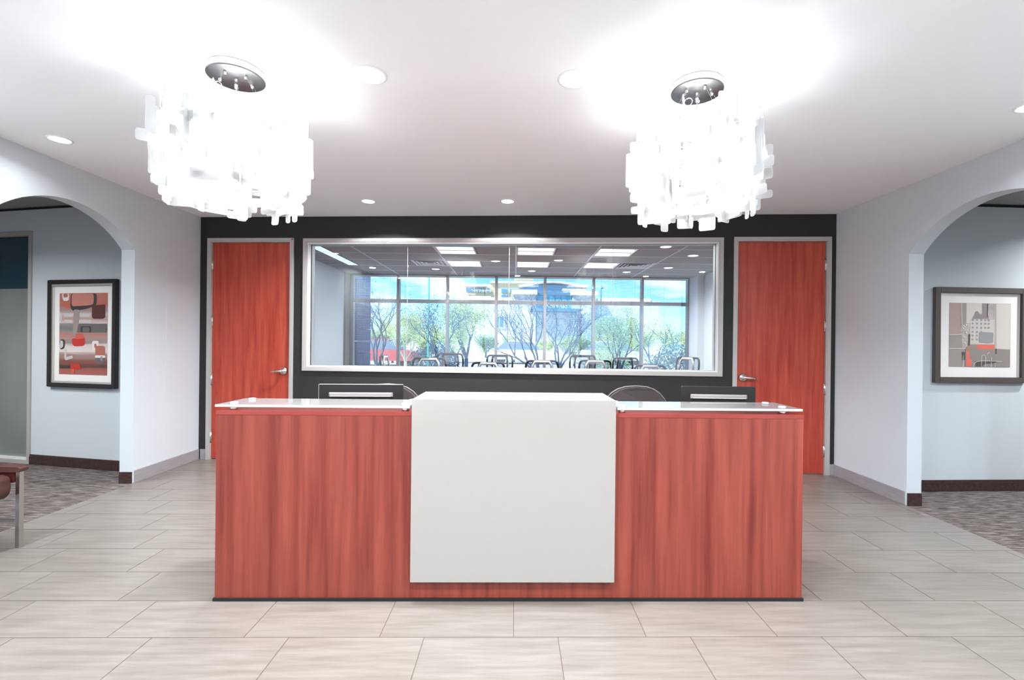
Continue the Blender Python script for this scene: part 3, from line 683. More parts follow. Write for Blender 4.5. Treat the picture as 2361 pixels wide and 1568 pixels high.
# ------------------------------------------------------------------ reception desk
desk = empty('reception_desk', (0, 2.475, 0), label='long cherry wood reception desk with a white waterfall panel in front', cat='desk')
DX0, DX1, DZ = -1.54, 1.531, .985
b = MB(); b.box(DX0, -.5, 0, .025, .016, .962, wood_desk); b.box(-.5, .5, 0, .025, .016, .962, wood_desk); b.box(.5, DX1, 0, .025, .016, .962, wood_desk)
b = MB(); b.box(DX0, DX1, 0, .025, .016, .962, wood_desk); b.build('front_panel', desk)
b = MB(); b.prism([(.0255, .016), (.75, .016), (.75, .7145), (.32, .7145), (.27, .962), (.0255, .962)], DX0, DX0+.025, YZ, wood_desk); b.build('side_panel', desk)
b = MB(); b.prism([(.0255, .016), (.75, .016), (.75, .7145), (.32, .7145), (.27, .962), (.0255, .962)], DX1-.025, DX1, YZ, wood_desk); b.build('side_panel', desk)
b = MB(); b.box(DX0-.002, DX1+.002, -.002, .30, .9625, DZ, wood_top); b.build('transaction_shelf', desk, bevel=.0015, label='cherry shelf with a darker edge band')
b = MB(); b.box(DX0-.006, DX1+.006, -.008, .72, .0005, .0155, blackrub); b.build('plinth', desk, label='thin black plinth')
b = MB(); b.box(DX0, DX1, .33, .80, .715, .74, wood_top); b.build('work_surface', desk, bevel=.002)
b = MB(); b.box(DX0+.026, DX1-.026, .245, .265, .6, .962, wood_desk); b.build('riser_panel', desk)
for x in (-1.505, 1.27):
    b = MB(); b.box(x, x+.22, .3, .72, .016, .7145, wood_desk); pd = b.build('pedestal', desk)
    for k in range(3):
        b = MB(); b.box(x+.008, x+.212, .721, .738, .04+k*.225, .255+k*.225, wood_desk); dr = b.build('drawer', desk)
        b = MB(); b.tube([(x+.06, .739, .15+k*.225), (x+.06, .758, .15+k*.225), (x+.16, .758, .15+k*.225), (x+.16, .739, .15+k*.225)], .005, satin, 6); b.build('drawer_pull', dr)
b = MB(); b.box(-.526, .526, -.040, -.0025, .115, 1.056, white_gloss); b.build('waterfall_panel', desk, bevel=.0012, label='glossy white front panel')
b = MB(); b.box(-.526, .526, -.0023, .335, 1.0265, 1.056, white_gloss); b.build('waterfall_top', desk, bevel=.0012, label='glossy white counter cap')
b = MB(); b.box(-.5, -.475, .31, .333, .9855, 1.026, white_gloss); b.box(.475, .5, .31, .333, .9855, 1.026, white_gloss); b.build('cap_support', desk)
def counter_glass(x0, x1, label, sx):
    g = empty('glass_shelf', (0, 2.475, DZ), label=label, cat='glass counter')
    b = MB(); b.box(x0, x1, .0, .275, .0185, .0305, glass_slab); b.build('glass_slab', g, bevel=.001)
    b = MB(); b.box(x0, x1, -.0016, -.0002, .019, .030, mat('glass_edge_white', lin(236, 240, 236), .2)); b.build('polished_edge', g, label='bright polished front edge')
    for x in sx:
        for y in (.035, .205):
            b = MB(); b.lathe([(.0185, .0005), (.0185, .018)], (x, y, 0), chrome, 24); b.lathe([(.0185, .0312), (.0185, .039), (.016, .041), (.004, .0415)], (x, y, 0), glass_edge, 24); b.build('standoff', g, label='round metal standoff with clear cap')
    return g
counter_glass(-1.547, -.545, 'white glass shelf on metal standoffs, left end of the desk', (-1.47, -.575))
counter_glass(.541, 1.525, 'white glass shelf on metal standoffs, right end of the desk', (.572, 1.435))

# monitors, seen from behind
def monitor(cx, y, zt, w, rz, label, rim):
    r = empty('monitor', (cx, y, .74), rz, label=label, cat='monitor')
    h = .31; z1 = zt-.74; z0 = z1-h
    b = MB(); vs = []
    b.prism(roundpoly([(-w/2, z0), (w/2, z0), (w/2, z1), (-w/2, z1)], .006, 2), 0, .028, XZ, black_pl); b.build('screen_housing', r)
    if rim:
        b = MB(); b.box(-w/2-.002, w/2+.0, -.001, .03, z1-.001, z1+.0012, mon_grey); b.box(-w/2-.003, -w/2, -.001, .03, z0, z1+.001, mon_grey); b.build('silver_edge', r, label='light edge trim')
    b = MB(); b.box(-w/2+.012, w/2-.012, .028, .0285, z0+.015, z1-.012, mat('screen_glass', lin(14, 14, 16), .1)); b.build('screen', r)
    hw = w*.36; zc = z1-.058
    vs = [(-hw-.012, -.001, zc-.018), (hw+.012, -.001, zc-.018), (hw+.012, -.001, zc+.010), (-hw-.012, -.001, zc+.010), (-hw, -.012, zc-.014), (hw, -.012, zc-.014), (hw, -.012, zc+.004), (-hw, -.012, zc+.004)]
    b = MB(); b.add(vs, [(4, 5, 6, 7), (0, 1, 5, 4), (1, 2, 6, 5), (2, 3, 7, 6), (3, 0, 4, 7)], mon_grey)
    b.build('vent_cover', r, label='raised light grey vent bar', bevel=.002)
    b = MB(); b.box(-hw, hw, -.0132, -.0122, zc-.0140, zc-.0115, mat('vent_light', lin(225, 215, 210), .3)); b.build('vent_edge', r)
    b = MB(); b.box(-.09, .09, -.02, 0, z0+.02, zc-.04, black_pl); b.tube([(0, -.02, z0+.08), (0, -.05, z0+.04), (0, -.05, .012)], .022, black_pl, 12); b.build('stand', r)
    b = MB(); b.lathe([(.1, .0005), (.1, .008), (.03, .014)], (0, -.05, 0), black_pl, 28); b.build('stand_base', r)
    return r
monitor(-.945, 2.93, 1.083, .505, .04, 'black monitor with silver edges standing behind the left side of the desk', True)
monitor(1.262, 2.90, 1.092, .446, -.06, 'black monitor standing behind the right side of the desk', False)

# task chairs behind the desk
def task_chair(cx, cy, rz, zt, label):
    r = empty('task_chair', (cx, cy, 0), rz, label=label, cat='chair')
    h = .50; w = .255
    def outline(k, n=28):      # rounded backrest, wide ellipse top
        pts = []
        for i in range(n):
            t = 2*PI*i/n; x = _c(t); z = _s(t); ex = .8 if z > 0 else .55
            pts.append((math.copysign(abs(x)**ex, x)*w*k, math.copysign(abs(z)**.95, z)*h/2*k))
        return pts
    zc = zt-h/2
    cv = lambda a, bb, d: Vector((a, d-.35*a*a, bb+zc))
    b = MB(); b.prism(outline(.97), .0, .035, cv, mesh_fab); b.build('backrest', r)
    b = MB(); pts = outline(1.0); pts.append(pts[0]); b.tube([cv(a, c, -.005) for a, c in pts], .0055, chair_rim, 8, caps=False); b.build('backrest_rim', r, label='thin grey rim')
    b = MB(); b.tube([(0, -.03, zc+.02), (0, -.06, zc-.15), (0, -.02, .5), (0, .18, .44)], .02, black_pl, 8); b.build('back_support', r)
    b = MB(); b.prism(roundpoly([(-.24, .02), (.24, .02), (.25, .48), (-.25, .48)], .07, 4), .46, .53, lambda a, c, d: Vector((a, c, d)), mesh_fab); b.build('seat', r, bevel=.01)
    for s in (-1, 1):
        b = MB(); b.tube([(s*.2, .2, .45), (s*.3, .2, .47), (s*.31, .2, .66)], .014, black_pl, 8); b.prism(roundpoly([(s*.31-.035, .08), (s*.31+.035, .08), (s*.31+.035, .33), (s*.31-.035, .33)], .02, 3), .66, .69, XY, black_pl); b.build('armrest', r)
    b = MB(); b.tube([(0, .25, .46), (0, .25, .1)], .028, chrome, 12); b.build('gas_lift', r)
    for i in range(5):
        a = 2*PI*i/5+.3; b = MB(); b.tube([(0, .25, .11), (.3*_c(a), .25+.3*_s(a), .075)], [.022, .014], black_pl, 8)
        lg = b.build('leg', r); b = MB(); b.lathe([(.026, -.02), (.028, 0), (.026, .02)], (.3*_c(a), .25+.3*_s(a), .029), blackrub, 14, 'x'); b.build('caster', lg)
    return r
task_chair(-.905, 3.40, PI, 1.045, 'black task chair with rounded back behind the left monitor')
task_chair(.878, 3.40, PI, 1.046, 'black task chair with rounded back between white counter and right monitor')

# lounge chair cut by the left edge of the photograph
lc = empty('lounge_chair', (-3.355, 2.83, 0), label='low brown upholstered chair with square chrome legs at the left edge', cat='chair')
def lcbox(name, pts, m, bev=.004, label=None): 
    b = MB(); b.box(*pts, m); return b.build(name, lc, bevel=bev, label=label)
for sy in (-1, 1):
    yc = sy*.275
    lcbox('leg', (.162, .190, yc-.014, yc+.014, 0, .488), steel_chair, .002, 'square chrome front leg'); lcbox('leg', (-.175, -.145, yc-.015, yc+.015, 0, .52), steel_chair, .002)
    lcbox('crossbar', (-.1445, .1575, yc-.010, yc+.010, .163, .183), steel_chair, .002, 'chrome crossbar')
    b = MB(); b.prism(roundpoly([(-.19, .492), (.2, .49), (.206, .515), (.19, .523), (-.19, .53)], .008, 2), yc-.03, yc+.03, lambda a, c, d: Vector((a, d, c)), upholst); b.build('arm_pad', lc)
    b = MB(); b.prism(roundpoly([(-.14, .40), (.155, .42), (.155, .486), (-.14, .486)], .008, 2), yc-.012, yc+.012, lambda a, c, d: Vector((a, d, c)), mat('dark_red_panel', lin(74, 20, 20), .6)); b.build('side_panel', lc)
b = MB(); b.prism(roundpoly([(-.165, .25), (.12, .325), (.15, .37), (.145, .46), (.10, .475), (-.165, .45)], .03, 4), -.255, .255, lambda a, c, d: Vector((a, d, c)), upholst); b.build('seat', lc, bevel=.008)
b = MB(); b.prism(roundpoly([(-.2, .42), (-.12, .44), (-.13, .78), (-.195, .78)], .02, 3), -.258, .258, lambda a, c, d: Vector((a, d, c)), upholst); b.build('backrest', lc, bevel=.008)

# ------------------------------------------------------------------ conference room
CC = 2.745; WY = 9.93
b = MB(); b.box(-3.62, -3.478, 5.62, 9.65, 0, 2.85, wall_paint); b.build('wall_conference_left', kind='structure', label='light grey left wall of the conference room', cat='wall')
b = MB(); b.box(3.80, 3.94, 5.05, 9.44, 0, 2.85, wall_paint); b.build('wall_conference_right', kind='structure', label='light grey right wall of the conference room', cat='wall')
pilm = mat('pilaster_taupe', lin(112, 104, 102), .7)
b = MB(); b.box(-3.62, -3.44, 9.6505, 10.05, 0, 2.85, pilm); b.build('trim_1', kind='structure', label='taupe pier left of the outside windows', cat='pier')
b = MB(); b.box(3.662, 3.94, 9.4405, 10.05, 0, 2.85, wall_paint); b.build('trim_2', kind='structure', label='grey pier right of the outside windows', cat='pier')
cc = room_ceiling(-3.62, 3.94, 5.1, 10.05, CC, 'grey acoustic panel ceiling of the conference room')
tx = [-2.43, -1.215, 0.0, 1.215, 2.43]; ty = [5.69+.61*i for i in range(7)]
lights = []; skips = []
for x in (-1.215, 0, 1.215):
    for y in (6.91, 8.13): skips.append((x, x+1.215, y, y+.61)); lights.append((x, y))
vents = [(-1.825, 8.13), (1.825, 8.13)]
skips += [(-2.43, -1.215, 8.13, 8.74), (1.215+1.215, 2.43+1.215, 99, 100)]
act_grid(cc, -3.478, 3.80, 5.55, 9.90, CC, tx, ty, skips)
def half_panel(x, y):
    b = MB(); b.box(x+.008, x+.5995, y+.008, y+.602, CC+.003, CC+.023, act); b.build('ceiling_panel', cc, bevel=.003)
for x, y in lights:
    if not (x > 1 and y > 8): half_panel(x+.6075, y)
half_panel(-2.43, 8.13)
half_panel(1.825, 8.13) if False else None
sidew = ['left', 'middle', 'right']
for i, (x, y) in enumerate(lights):
    e_ = empty('troffer_light', (x+.304, y+.305, CC), label='square fluorescent panel light in the conference ceiling, %s column, %s row' % (sidew[i//2], 'nearer' if i % 2 == 0 else 'farther'), cat='ceiling light', group='fluorescent panel lights in the conference ceiling')
    b = MB(); frame_profile(b, -.292, .292, -.295, .295, .022, 0, .03, tee_m)
    b2 = MB()
    for (a0, a1, c0, c1) in ((-.292, .292, -.297, -.277), (-.292, .292, .277, .297), (-.292, -.272, -.277, .277), (.272, .292, -.277, .277)): b2.box(a0, a1, c0, c1, -.004, .03, tee_m)
    b2.build('light_frame', e_)
    for c0, c1 in ((-.276, -.02), (.02, .276)):
        b = MB(); n = 6; vs = []; fs = []
        for k in range(n+1):
            t = k/n; yy = c0+(c1-c0)*t; zz = .004+.03*_s(PI*t)
            vs += [(-.27, yy, zz), (.27, yy, zz)]
        for k in range(n): fs.append((2*k, 2*k+1, 2*k+3, 2*k+2))
        b.add(vs, fs, troffer_m, True); b.build('lens', e_)
    b = MB(); b.box(-.271, .271, -.0195, .0195, .0, .012, ceil_paint); b.build('centre_rib', e_)
    lamp('troffer_glow', e_, 'AREA', (0, 0, -.01), LIGHT_TROFFER, .5, sy=.5, col=(1, .97, .95))
ventm = mat('vent_white', lin(206, 206, 208), .5); vdark = mat('vent_dark', lin(60, 56, 58), .8)
for k, (x, y) in enumerate(vents):
    e_ = empty('air_vent', (x+.305, y+.305, CC), label='square louvred air vent in the conference ceiling, on the %s' % ('left', 'right')[k], cat='air vent')
    b = MB(); b.box(-.292, .292, -.292, .292, .012, .02, vdark); b.build('backing', e_)
    for q, rr_ in enumerate((.292, .225, .158, .091)):
        b = MB()
        for s_ in range(4):
            M = Matrix.Rotation(s_*PI/2, 4, 'Z')
            vs = [(-rr_, -rr_, -.001), (rr_, -rr_, -.001), (rr_-.035, -rr_+.035, .011), (-rr_+.035, -rr_+.035, .011)]
            b.add([M @ Vector(v) for v in vs], [(0, 1, 2, 3)], ventm)
        b.build('louvre_ring', e_)
for x, y, lb in ((-1.53, 9.08, 'left'), (.31, 9.16, 'middle'), (2.15, 9.14, 'right')):
    downlight(x, y, CC, 'dim recessed downlight in the conference ceiling near the window, %s of three' % lb, 'conference room downlights', .07, 5, True)
for x, y, lb in ((2.775, 8.56, 'conference downlight right of the air vent'), (2.775, 7.36, 'conference downlight nearest the right wall'), (2.14, 6.72, 'conference downlight in front of the right fluorescent column'), (.31, 6.62, 'conference downlight in front of the middle fluorescent column')):
    downlight(x, y, CC, lb, 'conference room downlights', .075, 5, True)
e_ = empty('slot_diffuser', (-2.97, 7.8, CC), label='long pale slot diffuser with an added glow for reflected sky, left of the conference ceiling', cat='ceiling light')
b = MB(); b.box(-.1, .1, -.93, .93, -.003, .008, black_pl); b.build('slot_frame', e_); b = MB(); b.box(-.082, .082, -.91, .91, -.006, -.0032, mat('slot_sky_glow', lin(205, 222, 245), .4, emis=((.62, .76, 1, 1), .35))); b.build('slot_sky_glow', e_)  # glow and blue tint stand in for sky reflected by the slot

# outside windows
w2 = empty('window_2', (0, WY, 0), kind='structure', label='window wall of seven bays at the far side of the conference room', cat='window')
mx_ = [-3.40, -2.447, -1.424, -.402, .62, 1.645, 2.672, 3.655]
for i, x in enumerate(mx_):
    b = MB(); b.box(x-.028, x+.028, -.03, .09, .0, CC+.02, alu); b.build('mullion', w2)
for i in range(7):
    a, c = mx_[i]+.0285, mx_[i+1]-.0285
    for z0, z1 in ((2.160, 2.232), (2.715, CC+.02), (.70, .76)):
        b = MB(); b.box(a, c, -.028, .08, z0, z1, alu); b.build('transom', w2)
    for z0, z1 in ((.762, 2.158), (2.234, 2.713)):
        b = MB(); b.box(a, c, .03, .036, z0, z1, ext_gl); b.build('glass_pane', w2)
b = MB(); b.box(-3.4, 3.66, -.03, .12, 0, .70, wall_paint); b.build('sill_wall', w2)
ordn = ['first', 'second', 'third', 'middle', 'fifth', 'sixth', 'seventh']
for i in range(7):
    a, c = mx_[i]+.035, mx_[i+1]-.035
    e_ = empty('window_blind', ((a+c)/2, WY-.055, 0), label='raised open horizontal slat blind in the %s window bay from the left' % ordn[i], cat='blind', group='slat blinds of the outside windows')
    e_['label'] = 'open white horizontal slat blind in the %s window bay from the left' % ordn[i]
    w = (c-a)/2; b = MB(); b.box(-w, w, -.02, .02, 2.69, 2.725, blind_m); b.build('head_rail', e_)
    b = MB(); z = .80
    while z < 2.68:
        b.face([(-w, -.0125, z), (w, -.0125, z), (w, .0125, z-.001), (-w, .0125, z-.001)], blind_m); z += .0215
    b.build('slats', e_, kind='stuff', fix=False)
    b = MB()
    for q in (-.75, -.1, .72): b.box(q*w-.0012, q*w+.0012, -.0135, -.0125, .8, 2.69, mat('blind_cord', lin(96, 130, 170), .6))
    b.build('ladder_cords', e_)

# conference table and chairs
tb = empty('conference_table', (.45, 7.75, 0), label='long veneered conference table hidden below the window sill line', cat='table')
b = MB(); b.prism(roundpoly([(-2.2, -.5), (2.2, -.5), (2.2, .5), (-2.2, .5)], .3, 6), .705, .74, XY, table_m); b.build('table_top', tb, bevel=.004)
for x in (-1.4, 1.4):
    b = MB(); b.box(x-.08, x+.08, -.3, .3, .03, .7045, table_m); b.build('table_leg', tb, bevel=.004)
    b = MB(); b.box(x-.14, x+.14, -.38, .38, .0005, .0295, black_pl); b.build('table_foot', tb, bevel=.004)
def conf_chair():
    r = empty('conference_chair', cat='chair')
    zt = 1.115; w = .235
    def ol(k, z1, z0): return roundpoly([(-w*k*.92, z0), (w*k*.92, z0), (w*k, z1-.12), (w*k*.93, z1), (-w*k*.93, z1), (-w*k, z1-.12)], .075*k, 5)
    cv = lambda a, c, d: Vector((a, d+.25*a*a+(.12*(1.1-c)), c))
    o1 = ol(1, zt, .56); o1.append(o1[0]); b = MB(); b.tube([cv(a, c, 0) for a, c in o1], .0155, chair_frm, 8, caps=False); b.build('back_frame', r)
    b = MB(); b.prism(ol(.95, zt-.008, .57), .0, .003, cv, glassmat('mesh_back', (.84, .86, .9, 1), .0, .03, .5)); b.build('mesh_back', r)
    for s in (-1, 1):
        b = MB(); b.tube([cv(s*.13, zt-.01, .022), cv(s*.14, 1.0, .03), cv(s*.13, .7, .04), (s*.1, .0, .45)], .012, chair_frm, 8); b.build('back_upright', r)
    b = MB(); b.tube([cv(-.15, .92, .035), cv(-.135, 1.05, .034), cv(-.10, zt-.012, .034), cv(.10, zt-.012, .034), cv(.135, 1.05, .034), cv(.15, .92, .035)], .014, mat('satin_aluminium', (.72, .7, .68, 1), .35, metal=.7), 8, sq=(1.4, 1)); b.build('back_bracket', r, label='polished bracket behind the top rail')
    b = MB(); b.prism(roundpoly([(-.24, .02), (.24, .02), (.24, .5), (-.24, .5)], .08, 4), .44, .49, lambda a, c, d: Vector((a, -c+.12, d)), mesh_fab); b.build('seat', r)
    for s in (-1, 1):
        b = MB(); b.tube([(s*.22, -.1, .45), (s*.29, -.1, .48), (s*.29, -.1, .66)], .012, steel_chair, 8); b.box(s*.29-.03, s*.29+.03, -.24, .02, .66, .68, black_pl); b.build('armrest', r)
    b = MB(); b.tube([(0, -.13, .44), (0, -.13, .1)], .026, steel_chair, 12); b.build('gas_lift', r)
    for i in range(5):
        a = 2*PI*i/5+.3; b = MB(); b.tube([(0, -.13, .10), (.28*_c(a), -.13+.28*_s(a), .07)], [.022, .014], steel_chair, 8); lg = b.build('leg', r)
        b = MB(); b.lathe([(.024, -.018), (.026, 0), (.024, .018)], (.28*_c(a), -.13+.28*_s(a), .028), blackrub, 12, 'x'); b.build('caster', lg)
    return r
first = conf_chair(); used = [False]
def cchair(px, Y, rz, label, dz=0, group='mesh back chairs around the conference table'):
    o = first if not used[0] else copy_tree(first); used[0] = True
    P = at(px, 800, Y); o.location = (P.x, Y, dz); o.rotation_euler = (0, 0, rz); o['label'] = label; o['group'] = group; o['category'] = 'chair'
# near side: backs to the camera (chair faces +Y: rotate by pi)
near = [(990.5, 6.72, 'leftmost mesh chair with its polished bracket towards the glass'), (1126, 6.72, 'second mesh chair from the left in the row nearer the glass'), (1250, 6.72, 'third mesh chair from the left in the row nearer the glass'), (1372.5, 6.75, 'fourth mesh chair from the left in the row nearer the glass'), (1499, 6.95, 'rightmost and lowest mesh chair in the row nearer the glass')]
for i, (px, Y, lb) in enumerate(near): cchair(px, Y, PI, lb, (-.0, -.055, -.02, -.012, -.085)[i])
far = [(1038, 8.62, 'mesh chair by the windows between the two leftmost near chairs'), (1152.5, 8.62, 'mesh chair by the windows partly behind the second near chair'), (1344, 8.62, 'mesh chair by the windows, tallest just right of the middle'), (1443, 8.72, 'mesh chair by the windows in the sixth bay, rightmost of the far row')]
for i, (px, Y, lb) in enumerate(far): cchair(px, Y, 0, lb, (.02, .0, .01, -.03)[i])
cchair(884, 7.6, PI/2*-1+.0, 'mesh chair seen edge on at the left head of the table', -.0)
cchair(1588, 7.75, PI/2+.5, 'pale mesh chair turned sideways at the right head of the table', .015)

# ------------------------------------------------------------------ outside
gm = mat('outside_gravel', lin(222, 216, 204), .95, noise=(lin(196, 190, 180), (1, 1, 1), 4, 4, 'World', .4, .6))
b = MB(); b.box(-80, 80, 10.06, 140, -.3, -.02, gm); b.build('ground_outside', kind='structure', label='pale gravel ground and parking lot outside', cat='ground')
b = MB(); b.box(-80, 80, -60, REAR-.13, -.3, -.02, gm); b.build('ground_entrance', kind='structure', label='pale paving outside the entrance behind the camera', cat='ground')
# stone pier left
pier = empty('stone_pier', (-3.385, 10.12, 0), label='stone pier coloured blue for shade outside the leftmost window bay', cat='pier')
z = 0; k = 0
while z < 3.3:
    h = .27 if z < 2.1 else .36
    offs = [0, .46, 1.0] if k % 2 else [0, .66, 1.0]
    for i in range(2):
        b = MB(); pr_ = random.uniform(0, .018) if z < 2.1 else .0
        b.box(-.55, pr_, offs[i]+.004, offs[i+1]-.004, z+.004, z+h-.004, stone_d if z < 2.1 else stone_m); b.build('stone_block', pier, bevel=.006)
    z += h; k += 1
# building over the road
stone_l = mat('pale_stone_facade', lin(216, 212, 200), .9, noise=(lin(180, 178, 172), (1, 1, 1), 2.2, 5, 'World', .42, .6))
cap_w = mat('white_parapet', lin(238, 238, 236), .8); yel = mat('cream_stucco', lin(222, 206, 156), .85); tealg = mat('teal_curtain_glass', lin(96, 176, 196), .25, noise=(lin(130, 200, 214), (1, 1, .3), 1.1, 4, 'World', .4, .6))
roofm = mat('tan_roof_fascia', lin(214, 196, 182), .8); darkb = mat('blue_grey_band', lin(82, 128, 152), .6); winb = mat('far_window_glass', lin(90, 160, 190), .15)
BY = 58.0
bld = empty('office_building', (0, 0, 0), label='pale stone office building with teal glass centre and curved roof across the road', cat='building')
def px_box(name, x0, x1, y0, y1, Y, depth, m, parent=bld, label=None, bev=0):
    p = at(x0, y1, Y); q = at(x1, y0, Y); b = MB(); b.box(p.x, q.x, Y, Y+depth, min(p.z, q.z), max(p.z, q.z), m); return b.build(name, parent, bevel=bev, label=label)
def ground_box(name, x0, x1, ytop, Y, depth, m, parent=bld, label=None):
    p = at(x0, ytop, Y); q = at(x1, ytop, Y); b = MB(); b.box(p.x, q.x, Y, Y+depth, -.02, (p.z+q.z)/2, m); return b.build(name, parent, label=label)
ground_box('wall', 1050, 1238, 692, BY+1.5, 12, stone_l, label='pale stone wall')
ground_box('wall', 1318, 1520, 692, BY+1.5, 12, stone_l, label='pale stone wall')
ground_box('tower', 1184, 1236, 678, BY, 5, stone_l, label='stone tower left of the glass'); ground_box('tower', 1321, 1368, 679, BY, 5, stone_l, label='stone tower right of the glass')
px_box('parapet_cap', 1179, 1239, 668, 678, BY-.4, 6, cap_w); px_box('parapet_cap', 1317, 1378, 671, 680, BY-.4, 6, cap_w)
ground_box('wall', 1238, 1320, 717, BY+.6, 1, stone_l, label='pale wall below the entrance canopy'); ground_box('curtain_wall', 1236, 1321, 676, BY+.8, 5, tealg, label='teal glass curtain wall')
px_box('dark_band', 1236, 1320, 671, 680, BY+.5, .6, darkb)
for i in range(1, 6):
    x = 1236+85*i/6; px_box('mullion', x-.5, x+.5, 680, 760, BY+.7, .12, darkb)
px_box('entrance_canopy', 1224, 1340, 712, 716, BY-2.5, 3, darkb)
px_box('parapet_wall', 1378, 1500, 688, 694, BY+1.3, 1, cap_w); px_box('parapet_wall', 1050, 1180, 686, 691, BY+1.3, 1, cap_w)
for x0, x1, y0, y1 in ((1138, 1164, 726, 757), (1392, 1420, 728, 760), (1440, 1462, 728, 760)):
    f_ = px_box('window', x0, x1, y0, y1, BY+1.3, .3, cap_w)
    f_2 = px_box('pane', x0+3, (x0+x1)/2-1, y0+4, y1-3, BY+1.25, .2, darkb, f_); px_box('pane', (x0+x1)/2+1, x1-3, y0+4, y1-3, BY+1.25, .2, darkb, f_)
# sign letters
def sign(txt, x0, x1, y0, y1, Y, m, parent, name='sign_letters', label=None):
    cu = bpy.data.curves.new(name, 'FONT'); cu.body = txt; cu.extrude = .06; cu.size = 1
    o = bpy.data.objects.new(name, cu); COL.objects.link(o); bpy.context.view_layer.update()
    dg = bpy.context.evaluated_depsgraph_get(); me = bpy.data.meshes.new_from_object(o.evaluated_get(dg)); COL.objects.unlink(o); bpy.data.objects.remove(o)
    vs = [v.co for v in me.vertices]; xa, xb = min(v.x for v in vs), max(v.x for v in vs); ya, yb = min(v.y for v in vs), max(v.y for v in vs)
    p = at(x0, y1, Y); q = at(x1, y0, Y)
    for v in me.vertices:
        X, Yy, Z = v.co; v.co = (p.x+(X-xa)/(xb-xa)*(q.x-p.x), Y-Z, p.z+(Yy-ya)/(yb-ya)*(q.z-p.z))
    me.materials.clear(); me.materials.append(m)
    o = bpy.data.objects.new(name, me); COL.objects.link(o); o.parent = parent; return props(o, label=label)
sign('FREIN US', 1252, 1308, 698, 710, BY+.4, cap_w, bld, label='white sign letters on the glass front')
# curved roof of the upper storey
roof = MB(); n = 16; top = []; bot = []
for i in range(n+1):
    t = i/n; x = 1197+(1357-1197)*t; yt = 657-9.5*_s(PI*min(1, t*1.08)); yb = yt+4.5 if t < .9 else yt+4.5-(t-.9)*20
    top.append((x, yt)); bot.append((x, yb+3.0*abs(t-.5)))
for i in range(n):
    p = [at(*top[i], BY+8), at(*top[i+1], BY+8), at(*bot[i+1], BY+8), at(*bot[i], BY+8)]
    qd = [v+Vector((0, 9, 0)) for v in p]; roof.add(p+qd, [(0, 1, 2, 3), (7, 6, 5, 4), (0, 4, 5, 1), (3, 2, 6, 7)], roofm)
roof.build('curved_roof', bld, label='curved tan roof edge')
px_box('upper_glazing', 1204, 1345, 658, 680, BY+9, 6, winb, label='blue upper storey glazing'); px_box('roof_wing', 1297, 1352, 666, 670, BY+7.5, 3, roofm)
cream = empty('cream_building', (0, 0, 0), label='cream stucco building with stepped roof and blue windows behind the stone one', cat='building')
CYY = 76.0
def cb_(n_, x0, x1, y0, y1, d, m, dy=0, label=None): return px_box(n_, x0, x1, y0, y1, CYY+dy, d, m, cream, label)
cb_('wall', 1133, 1240, 651, 760, 10, yel); cb_('wall', 1118, 1134, 655, 760, 10, yel, .5); cb_('roof_block', 1188, 1228, 642, 652, 8, yel, 1)
cb_('roof_cap', 1130, 1242, 649, 652, 11, cap_w, -.5); cb_('roof_cap', 1186, 1230, 641, 643, 9, cap_w, .5)
cb_('wing_wall', 1073, 1118, 658, 690, 8, yel, 1); cb_('wing_roof', 1068, 1119, 655.5, 659.5, 10, roofm, -1, 'tan flat roof of the wing'); cb_('wing_glazing', 1075, 1093, 661, 674, .4, winb, .8); 
for i in range(4): cb_('window', 1095+i*6, 1099.5+i*6, 663, 674, .4, winb, .8)
cb_('wing_ledge', 1078, 1096, 677, 679, 3, roofm, -1)
for x0, x1, y0, y1 in ((1155, 1170, 665, 675), (1155, 1170, 679, 688), (1121, 1131, 664, 675), (1175, 1196, 665, 674)):
    f_ = cb_('window', x0, x1, y0, y1, .5, cap_w, -.3); px_box('pane', x0+1, x1-1, y0+1, y1-1, CYY-.4, .3, winb, f_)
cb_('low_parapet', 1053, 1132, 683, 688, 4, cap_w, -12)
# green upright and street lamp
p = at(988, 700, 19); b = MB(); b.tube([(p.x, 19, -.02), (p.x, 19, 4.2)], .04, mat('green_upright_paint', lin(96, 196, 178), .5), 10); b.build('green_upright', label='slim green upright tube outside the second window bay', cat='post')  # plain vertical tube in teal green
p = at(1383, 690, 48); b = MB(); b.tube([(p.x, 48, -.02), (p.x+.12, 48, 7.0)], .07, darkb, 8); b.tube([(p.x+.12, 48, 6.98), (p.x+.5, 48, 7.1)], .09, darkb, 8); b.build('street_lamp', label='thin dark street lamp against the sky right of the stone building', cat='street lamp')
# cars
def car(px, Y, m, label):
    p = at(px, 830, Y); r = empty('car', (p.x, Y, -.02), label=label, cat='car')
    b = MB(); b.prism(roundpoly([(-2.2, .3), (2.2, .3), (2.25, .75), (1.3, .9), (-2.1, .95)], .12, 3), 0, 1.7, XZ, m); b.build('body', r)
    b = MB(); b.prism(roundpoly([(-1.7, .93), (1.2, .9), (.6, 1.42), (-1.1, 1.45)], .15, 3), .1, 1.6, XZ, mat('car_glass', lin(120, 136, 148), .2)); b.build('cabin', r)
    b = MB(); b.prism(roundpoly([(-1.1, 1.43), (.6, 1.42), (.4, 1.5), (-.9, 1.52)], .05, 2), .12, 1.58, XZ, m); b.build('roof', r)
    for x in (-1.4, 1.4):
        for y in (.1, 1.6): b = MB(); b.lathe([(.3, -.09), (.32, 0), (.3, .09)], (x, y, .32), blackrub, 16, 'y'); b.build('wheel', r)
car(872, 26, mat('car_red', lin(196, 84, 84), .3), 'red car parked behind the leftmost bare tree')
car(1205, 30, mat('car_white', lin(235, 238, 240), .3), 'white car parked behind the forked tree in the middle bay')
car(1420, 30, mat('car_silver', lin(200, 208, 214), .3), 'silver car parked behind the leafy tree in the sixth bay')
